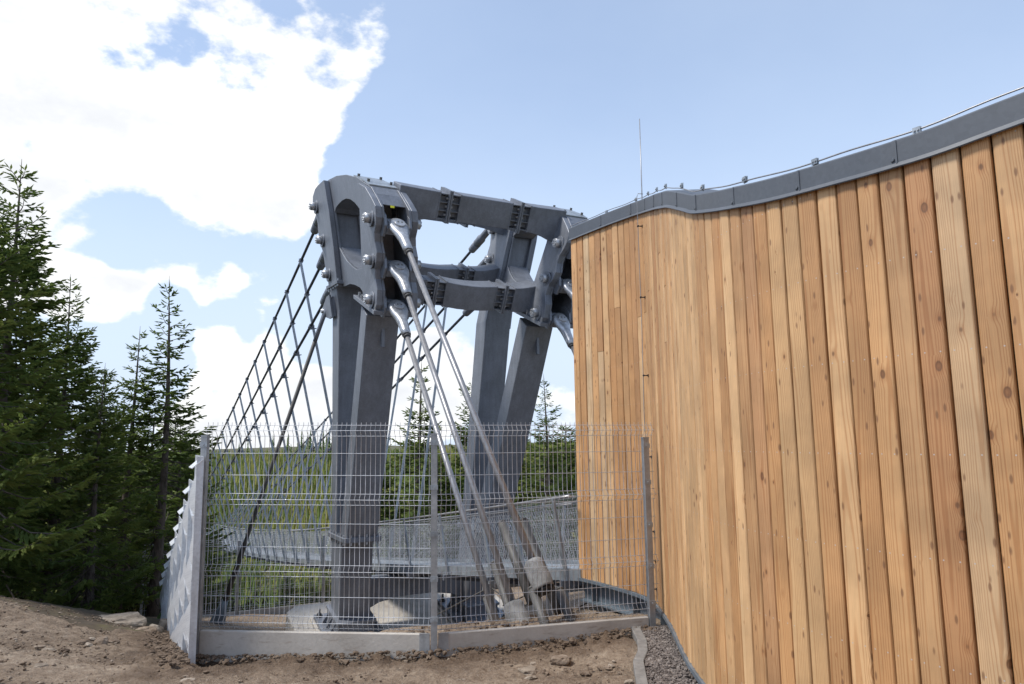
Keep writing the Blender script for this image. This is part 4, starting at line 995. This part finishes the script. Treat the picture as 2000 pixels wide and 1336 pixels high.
# ------------------------------------------------------------------ trees
def spruce(name, seed, H, RB, bare=.12, dens=1.0, thin=1.0, dead=0):
    """returns (trunk mesh, crown mesh) with origin at the trunk foot"""
    rg = random.Random(seed); tm = MB(); r0 = .016 * H * thin ** .3
    lean = [(rg.uniform(-.02, .02) * H, rg.uniform(-.02, .02) * H) for _ in range(6)]
    def ax(t): return Vector((.012 * H * math.sin(t * 3 + seed), .012 * H * math.cos(t * 2.3 + seed), t * H))
    tm.tube([ax(i / 12) for i in range(13)], [r0 * (1 - i / 12) ** 1.05 + .0035 for i in range(13)], 8)
    V_, F_, T_ = [], [], []
    def spray(p, d, up, L, wd, tint):      # one needle spray: two crossed slim diamonds
        d = d.normalized(); s = d.cross(up)
        if s.length < .05: s = d.cross(Vector((1, 0, 0)))
        s.normalize(); n = s.cross(d)
        for ax_ in (s, n * .7 + s * .3):
            b = len(V_); V_.extend([p, p + d * L * .45 + ax_ * wd, p + d * L, p + d * L * .5 - ax_ * wd]); F_.append((b, b + 1, b + 2, b + 3)); T_.extend([tint] * 4)
    z = bare * H; step = .025 * H / dens ** .5
    while z < H * .975:
        t = z / H; tt = (t - bare) / (1 - bare)
        n = 6 if t < .82 else 4
        Lw = RB * (1 - tt) ** .85 * (.55 + .45 * min(1, tt / .12)) + .05 + .02 * H * (1 - tt)
        a0 = rg.uniform(0, 6.28)
        for k in range(n):
            if rg.random() > dens * (1.15 if tt < .8 else 1.0): continue
            a = a0 + k * 6.283 / n + rg.uniform(-.35, .35); L = Lw * rg.uniform(.55, 1.2) * (1 + .25 * math.sin(2 * a + seed) * (1 - tt))
            if rg.random() < .06: L *= 1.3
            el = R(-22 + 62 * tt ** 1.3 + rg.uniform(-10, 10)); o = ax(t) + Vector((0, 0, rg.uniform(-.3, .3) * step))
            hd = Vector((math.cos(a), math.sin(a), 0)); pts = []
            for q in range(7):
                s = q / 6; rise = math.sin(el) * s - .22 * (1 - tt) * math.sin(s * 3.0) + .16 * s * s
                pts.append(o + hd * (L * s * (1 - .08 * s)) + Vector((0, 0, L * rise)) + hd.cross(Vector((0, 0, 1))) * (L * .08 * math.sin(s * 3 + a)))
            tm.tube(pts, [.011 * H / 8 * (1 - .85 * q / 6) * (.6 + L * .5) + .0025 for q in range(7)], 3, False)
            bt = rg.uniform(.0, .45)
            m_ = max(6, int(L / .062 * min(1, thin)))
            for q in range(m_):
                s = .12 + .88 * (q + rg.random()) / m_
                if tt < .5 and s < .25 + .2 * rg.random(): continue
                i = min(int(s * 6), 5); f = s * 6 - i; p = pts[i].lerp(pts[i + 1], f); bd = (pts[i + 1] - pts[i]).normalized()
                sd = bd.cross(Vector((0, 0, 1))).normalized() * (1 if q % 2 else -1)
                l = (.10 + .30 * (1 - s) * min(1.0, L) + .06 * L) * rg.uniform(.7, 1.25)
                d1 = (bd * rg.uniform(.55, .9) + sd * rg.uniform(.6, .95) + Vector((0, 0, rg.uniform(-.55, .12) * (1 - .6 * tt)))).normalized()
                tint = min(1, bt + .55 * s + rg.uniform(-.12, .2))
                spray(p, d1, Vector((0, 0, 1)), l, (.030 + .016 * rg.random()) * (1 if tt < .75 else .62), tint)
                if l > .16:
                    for e in range(int(l / .07)):
                        g = (e + .6) / (l / .07); d2 = (d1 * .8 + bd * .5 * (1 if e % 2 else -.2) + sd.cross(bd) * rg.uniform(-.3, .3) + Vector((0, 0, rg.uniform(-.5, .1))) + bd.cross(d1) * rg.uniform(-.3, .3)).normalized()
                        spray(p + d1 * l * g, d2, Vector((0, 0, 1)), (.08 + .09 * (1 - g)) * rg.uniform(.8, 1.3), .024, min(1, tint + .15))
            spray(pts[-2], (pts[-1] - pts[-2]), Vector((0, 0, 1)), .16 + .05 * L, .018, min(1, bt + .6))
        z += step * rg.uniform(.75, 1.2) * (1 if t < .8 else 1.5)
    spray(ax(.94), Vector((0, 0, 1)), Vector((1, 0, 0)), H * .05, .010, .5)
    for _ in range(dead):      # bare dead branches on the lower trunk
        t = rg.uniform(.04, bare + .16); a = rg.uniform(0, 6.28); L = rg.uniform(.4, 1.3); p = ax(t); hd = Vector((math.cos(a), math.sin(a), 0))
        tm.tube([p, p + hd * L * .5 + Vector((0, 0, -.05 * L)), p + hd * L + Vector((rg.uniform(-.1, .1), rg.uniform(-.1, .1), -.22 * L))], [.011, .007, .002], 3, False)
    tr = bpy.data.meshes.new(name + '_trunk'); tr.from_pydata(tm.v, [], tm.f); tr.polygons.foreach_set('use_smooth', [True] * len(tr.polygons)); tr.materials.append(MAT['bark'])
    cr = bpy.data.meshes.new(name + '_crown'); cr.from_pydata([v[:] for v in V_], [], F_); cr.materials.append(MAT['needle'])
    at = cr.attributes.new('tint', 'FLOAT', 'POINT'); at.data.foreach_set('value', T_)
    return tr, cr
VAR = {'dense': spruce('dense', 1, 8.5, 1.75, .10, 1.0, 1.0, 14), 'broad': spruce('broad', 2, 8.5, 2.15, .16, 1.0, 1.0, 22), 'open': spruce('open', 3, 8.5, 1.45, .10, .62, .8, 16), 'slim': spruce('slim', 5, 8.5, 1.25, .08, .8, .9, 8), 'young': spruce('young', 8, 5.0, 1.25, .04, 1.0, 1.0, 2)}
VH = {'dense': 8.5, 'broad': 8.5, 'open': 8.5, 'slim': 8.5, 'young': 5.0}
def tree(kind, x, y, ztop, label, group, rot, zb=None, wide=1.0):
    zb = gh(x, y) - .05 if zb is None else zb
    o = link(bpy.data.objects.new('spruce_tree', None)); o.location = (x, y, zb); s = (ztop - zb) / VH[kind]; o.scale = (s * wide, s * wide, s); o.rotation_euler = (0, 0, rot)
    tag(o, label, 'tree', group)
    for nm, me in zip(('trunk', 'crown'), VAR[kind]):
        c = link(bpy.data.objects.new(nm, me)); c.parent = o
    return o
GL = 'spruces of the wood on the left'
LT = [('broad', -8.75, 11.6, 5.0, 'tallest spruce, cut by the left edge of the picture', 0.3, 1.0),
      ('dense', -9.35, 13.0, 5.35, 'dense spruce just inside the left edge with a bare pointed leader', 1.9, 1.15),
      ('broad', -9.5, 15.0, 3.6, 'broad dark spruce with a thin leader, second from the left edge', 2.6, .95),
      ('dense', -8.1, 14.2, 1.6, 'dense spruce with a stout grey trunk in front of the wood', 4.4, 1.05),
      ('slim', -9.0, 17.0, 2.8, 'narrow spruce directly left of the sparse pointed one', .9, 1.2),
      ('open', -8.4, 17.2, 4.05, 'sparse pointed spruce with few branches, right end of the wood', 3.3, 1.15),
      ('slim', -9.75, 21.0, .75, 'short dense spruce beside the sheet metal fence', 5.2, 1.25),
      ('broad', -13.0, 17.0, 4.6, 'dark spruce deep in the wood behind the left edge tree', 2.2, 1.1),
      ('broad', -11.6, 14.2, 3.2, 'low branched spruce filling the gap at the left edge', 3.9, 1.2),
      ('dense', -11.4, 20.0, 2.0, 'shaded spruce in the second row of the wood', 1.1, 1.2),
      ('broad', -10.6, 22.5, 1.2, 'shaded spruce in the third row of the wood', 4.0, 1.3),
      ('broad', -14.5, 22.0, 3.5, 'shaded tall spruce far back in the wood', 5.5, 1.3),
      ('young', -12.2, 26.5, -.4, 'small spruce at the end of the sheet metal fence', .4, 1.3),
      ('dense', -12.6, 25.0, 1.5, 'shaded spruce hidden deep behind the sparse one', 2.9, 1.4),
      ('broad', -17.5, 21.0, 4.5, 'shaded spruce at the back of the wood on the left', .2, 1.4)]
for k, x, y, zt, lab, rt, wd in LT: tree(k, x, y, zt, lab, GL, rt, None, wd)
GB = 'spruces beyond the footbridge'
for k, x, y, zt, lab, rt, wd in [('slim', -4.62, 36, 3.95, 'pointed spruce between the pylon legs, tallest there', 1.0, 1.35), ('dense', -2.34, 38, 3.2, 'spruce half hidden by the far pylon leg', 2.0, 1.1),
                                 ('open', 1.44, 34, 3.0, 'sparse spruce right of the far pylon leg', 3.0, 1.2), ('young', 2.6, 36, .7, 'small spruce next to the timber corner', 4.0, 1.5),
                                 ('dense', -6.0, 33, .2, 'low spruce close behind the near pylon leg', 5.0, 1.4), ('broad', -3.4, 33, -.1, 'dark bushy spruce between the two pylon legs', .6, 1.4),
                                 ('dense', .3, 39, .6, 'dense spruce behind the sparse one right of the far leg', 1.7, 1.5), ('broad', 2.0, 31, -.9, 'dark low spruce behind the railing net', 2.7, 1.3), ('broad', -1.2, 34.5, -.6, 'dark low spruce behind the far pylon leg', 3.7, 1.4), ('dense', 4.4, 33, .4, 'dense spruce hidden by the timber wall', 4.7, 1.4)]:
    tree(k, x, y, zt, lab, GB, rt, None, wd)
rg = random.Random(21); gi = 0
for i in range(20):
    u = 9.5 + (i % 5) * 2.4 + rg.uniform(-.6, .6); v = -8.5 + (i // 5) * 2.9 + rg.uniform(-.9, .9); p = W(u, v, 0); g = gh(p.x, p.y)
    tree(('young', 'broad')[i % 2] if True else '', p.x, p.y, min(g + rg.uniform(3.2, 5.0), dz(u) - rg.uniform(.7, 1.2)), 'dark young spruce on the slope below the footbridge deck', 'young spruces below the footbridge', rg.uniform(0, 6), None, 1.5)

# ------------------------------------------------------------------ far forest on the opposite slope
rs = np.random.RandomState(4)
N = 27000; fx = rs.uniform(-620, 330, N); fy = rs.uniform(590, 985, N) ; fz = ground_h(fx, fy)
hh = rs.uniform(7, 16.0, N) * (1 + .25 * np.sin(fx / 37) * np.cos(fy / 29)); rr = hh * rs.uniform(.13, .20, N)
tint0 = np.clip(.5 + .22 * np.sin(fx / 45 + fy / 60) + rs.normal(0, .32, N), 0, 1)
vsb, fsb, tb = [], [], []
for i in range(5): a = i / 5 * 6.283; vsb.append((math.cos(a), math.sin(a), .02))
vsb.append((0, 0, .62))
for i in range(5): a = (i + .5) / 5 * 6.283; vsb.append((.62 * math.cos(a), .62 * math.sin(a), .40))
vsb.append((0, 0, 1.0)); vsb = np.array(vsb)
fsb = np.array([(i, (i + 1) % 5, 5) for i in range(5)] + [(6 + i, 6 + (i + 1) % 5, 11) for i in range(5)])
rot = rs.uniform(0, 6.28, N); cr_, sr_ = np.cos(rot), np.sin(rot)
bx = vsb[None, :, 0] * rr[:, None]; by = vsb[None, :, 1] * rr[:, None]
Vx = bx * cr_[:, None] - by * sr_[:, None] + fx[:, None]; Vy = bx * sr_[:, None] + by * cr_[:, None] + fy[:, None]; Vz = vsb[None, :, 2] * hh[:, None] + fz[:, None] - .3
VA = np.stack([Vx, Vy, Vz], -1).reshape(-1, 3); FA = (fsb[None] + (np.arange(N) * 12)[:, None, None]).reshape(-1, 3)
me = bpy.data.meshes.new('forest'); me.from_pydata(VA.tolist(), [], FA.tolist()); me.materials.append(MAT['farneedle'])
at = me.attributes.new('tint', 'FLOAT', 'POINT'); at.data.foreach_set('value', np.repeat(tint0, 12))
tag(link(bpy.data.objects.new('forest', me)), 'young yellow green conifer forest covering the opposite hillside', kind='stuff')
# taller trees on the skyline
def ridge_mesh(seed, H, wd):
    rg = random.Random(seed); V_, F_ = [], []
    tm = MB(); tm.tube([(0, 0, 0), (0, 0, H)], [.35, .06], 5)
    b = 0; z = H * rg.uniform(.25, .5)
    while z < H:
        t = z / H; r = wd * (1 - t) * rg.uniform(.7, 1.2) + .35; n = 7; base_ = len(V_)
        V_.append((0, 0, z + .09 * H))
        for i in range(n): a = i / n * 6.283 + z; q = r * rg.uniform(.5, 1.2); V_.append((q * math.cos(a), q * math.sin(a), z - .02 * H))
        for i in range(n): F_.append((base_, base_ + 1 + i, base_ + 1 + (i + 1) % n))
        z += H * .055
    tr = bpy.data.meshes.new('ridge_trunk'); tr.from_pydata(tm.v, [], tm.f); tr.materials.append(MAT['bark'])
    cr = bpy.data.meshes.new('ridge_crown'); cr.from_pydata(V_, [], F_); cr.materials.append(MAT['farneedle'])
    a_ = cr.attributes.new('tint', 'FLOAT', 'POINT'); a_.data.foreach_set('value', [.05] * len(V_))
    return tr, cr
RM = [ridge_mesh(i, 1.0 * 24, w_) for i, w_ in enumerate((4.2, 3.2, 4.8))]
rg = random.Random(9)
for (px, k) in [(433, .45), (447, .5), (459, .4), (472, .75), (484, .5), (489, .85), (500, .55), (513, .8), (537, 1.0), (545, .5), (560, .8), (566, 1.05), (572, .7), (585, .9), (592, 1.15), (597, .8), (604, 1.05), (609, 1.2), (614, .9), (622, .7), (628, 1.0), (634, 1.15), (640, 1.0), (645, 1.2), (651, 1.05)]:
    y = 905 + rg.uniform(-10, 12); x = (px - 1000) / 1400 * y * 1.005; zb = gh(x, y) - 1
    o = link(bpy.data.objects.new('skyline_tree', None)); o.location = (x, y, zb); o.scale = (k * 1.15, k * 1.15, k * 1.5); o.rotation_euler = (0, 0, rg.uniform(0, 6))
    tag(o, 'tall thin conifer standing against the sky on the far ridge', 'tree', 'conifers on the far skyline')
    for nm, me in zip(('trunk', 'crown'), rg.choice(RM)): c = link(bpy.data.objects.new(nm, me)); c.parent = o

# ------------------------------------------------------------------ stones and clods
def rock(x, y, sx, sy, sz, seed, label, group=None, mat='stone', rot=0.0, sink=.3):
    bm = bmesh.new(); bmesh.ops.create_icosphere(bm, subdivisions=3, radius=1.0)
    for v in bm.verts:
        c = v.co.copy(); f = 1 + .34 * noise.noise(c * 1.1 + Vector((seed, 0, 0))) + .16 * noise.noise(c * 2.6 + Vector((0, seed, 0))) + .06 * noise.noise(c * 6 + Vector((0, 0, seed)))
        v.co = Vector((round(c.x * f * 3.2) / 3.2 * .35 + c.x * f * .65, round(c.y * f * 3.2) / 3.2 * .35 + c.y * f * .65, max(min(c.z * f, .8), -.8)))
        v.co.x *= sx; v.co.y *= sy; v.co.z *= sz
    me = bpy.data.meshes.new('rock'); bm.to_mesh(me); bm.free(); me.materials.append(MAT[mat])
    o = link(bpy.data.objects.new('rock', me)); o.location = (x, y, gh(x, y) + sz * (.8 - 2 * sink) * .5); o.rotation_euler = (rot * .2, rot * .15, rot); return tag(o, label, 'rock', group)
rock(-5.9, 11.2, .34, .24, .10, 3.1, 'large flat tan slab of rock where the wood begins', None, 'stone', .4, .1)
rock(-5.55, 11.9, .17, .15, .14, 5.2, 'upright blocky stone beside the far end of the sheet fence', None, 'stone', .9, .1)
rock(-5.45, 11.3, .13, .11, .09, 6.2, 'fist sized stone between slab and sheet fence', None, 'stone', 1.9, .1)
rock(-5.35, 10.8, .16, .10, .08, 7.7, 'low brown stone against the sheet fence foot', None, 'clod', .2, .1)
rock(-4.85, 8.75, .075, .07, .07, 8.2, 'round dark clod lying alone on the left dirt', None, 'clod', .2, .1)
rock(.42, 7.05, .10, .07, .05, 9.9, 'dark stone near the right fence slab', None, 'clod', .2, .1)
rock(.12, 6.75, .11, .08, .05, 2.9, 'tan flat stone in the dirt left of the kerb', None, 'stone', .8, .15)
rock(-7.35, 10.0, .30, .20, .12, 4.4, 'broken pale rock on the bank at the left edge', None, 'stone', 2.0, .15)
rg = random.Random(31)
for i in range(48):
    x = rg.uniform(-6.5, 1.0); y = rg.uniform(5.9, 9.2)
    if y > 7.05 and x > -3.3: y = rg.uniform(5.9, 7.0)
    u, v = loc_uv(x, y)
    if v > -5.7 and y > 7.1: continue
    s = rg.uniform(.022, .055); rock(x, y, s * rg.uniform(1, 1.7), s, s * .55, i * 1.7, 'small stone half sunk in the bare dirt', 'small stones in the dirt', rg.choice(['stone', 'clod']), rg.uniform(0, 3), .2)
items = []
for i in range(9000):
    x = rg.uniform(-9, 1.0); y = rg.uniform(4.5, 11)
    u, v = loc_uv(x, y)
    if x > -3.2 and y > 7.2 + .28 * max(0, x + .8): continue
    items.append((x, y, gh(x, y) + .012, rg.choice([.005, .006, .008, .008, .010, .014, .02]) * rg.uniform(.7, 1.2)))
dug_items = []
for i in range(1000):          # crumbled soil along the slabs and the sheet fence
    t = rg.random(); f = (1 - rg.random() ** .5)
    if rg.random() < .62:
        a, b, n = ((P1, P2, n12) if t < .52 else (P2, P3, n23)); q = a.lerp(b, rg.random()) + n * (.06 + .22 * f); z = gh(q.x, q.y) + .05 * (1 - f) + .03
    else:
        u = rg.uniform(-9.2, -5.0); q = W(u, -5.50 - .35 * f, 0); z = gh(q.x, q.y) + .05 * (1 - f) + .03
    dug_items.append((q.x, q.y, z, rg.choice([.008, .010, .012, .016, .02, .028]) * rg.uniform(.7, 1.2)))
for i in range(700):          # soil inside the enclosure
    q = W(rg.uniform(-9, -3), rg.uniform(-5, 0), 0); 
    if q.y > 8.0: dug_items.append((q.x, q.y, gh(q.x, q.y) + .01, rg.uniform(.015, .05)))
hs = ground_h(np.array([i[0] for i in items]), np.array([i[1] for i in items]))
scatter_mesh('dug_soil', dug_items, 'dugclod', 'dark freshly dug soil heaped along the fence slabs')
scatter_mesh('soil_clods', items, 'clod', 'loose brown soil crumbs and pebbles strewn over the dirt')
# scrub beyond the rear fence
rs = np.random.RandomState(8); V_, F_, T_ = [], [], []
for i in range(2600):
    u = rs.uniform(5.8, 20); v = rs.uniform(-9, 7); p = W(u, v, 0); g = gh(p.x, p.y); h = rs.uniform(.1, .9); a = rs.uniform(0, 6.28)
    for k in range(4):
        q = Vector((p.x + rs.normal(0, .15), p.y + rs.normal(0, .15), g + h * rs.rand())); d = Vector((rs.normal(), rs.normal(), rs.normal() + .8)).normalized() * .16; s = Vector((-d.y, d.x, rs.normal() * .05)).normalized() * .04
        b = len(V_); V_ += [tuple(q - d), tuple(q + s), tuple(q + d), tuple(q - s)]; F_.append((b, b + 1, b + 2, b + 3)); T_ += [rs.rand()] * 4
me = bpy.data.meshes.new('scrub'); me.from_pydata(V_, [], F_); me.materials.append(MAT['shrub']); at = me.attributes.new('tint', 'FLOAT', 'POINT'); at.data.foreach_set('value', T_)
tag(link(bpy.data.objects.new('scrub', me)), 'low scrub and dry grass on the slope behind the rear fence', kind='stuff')
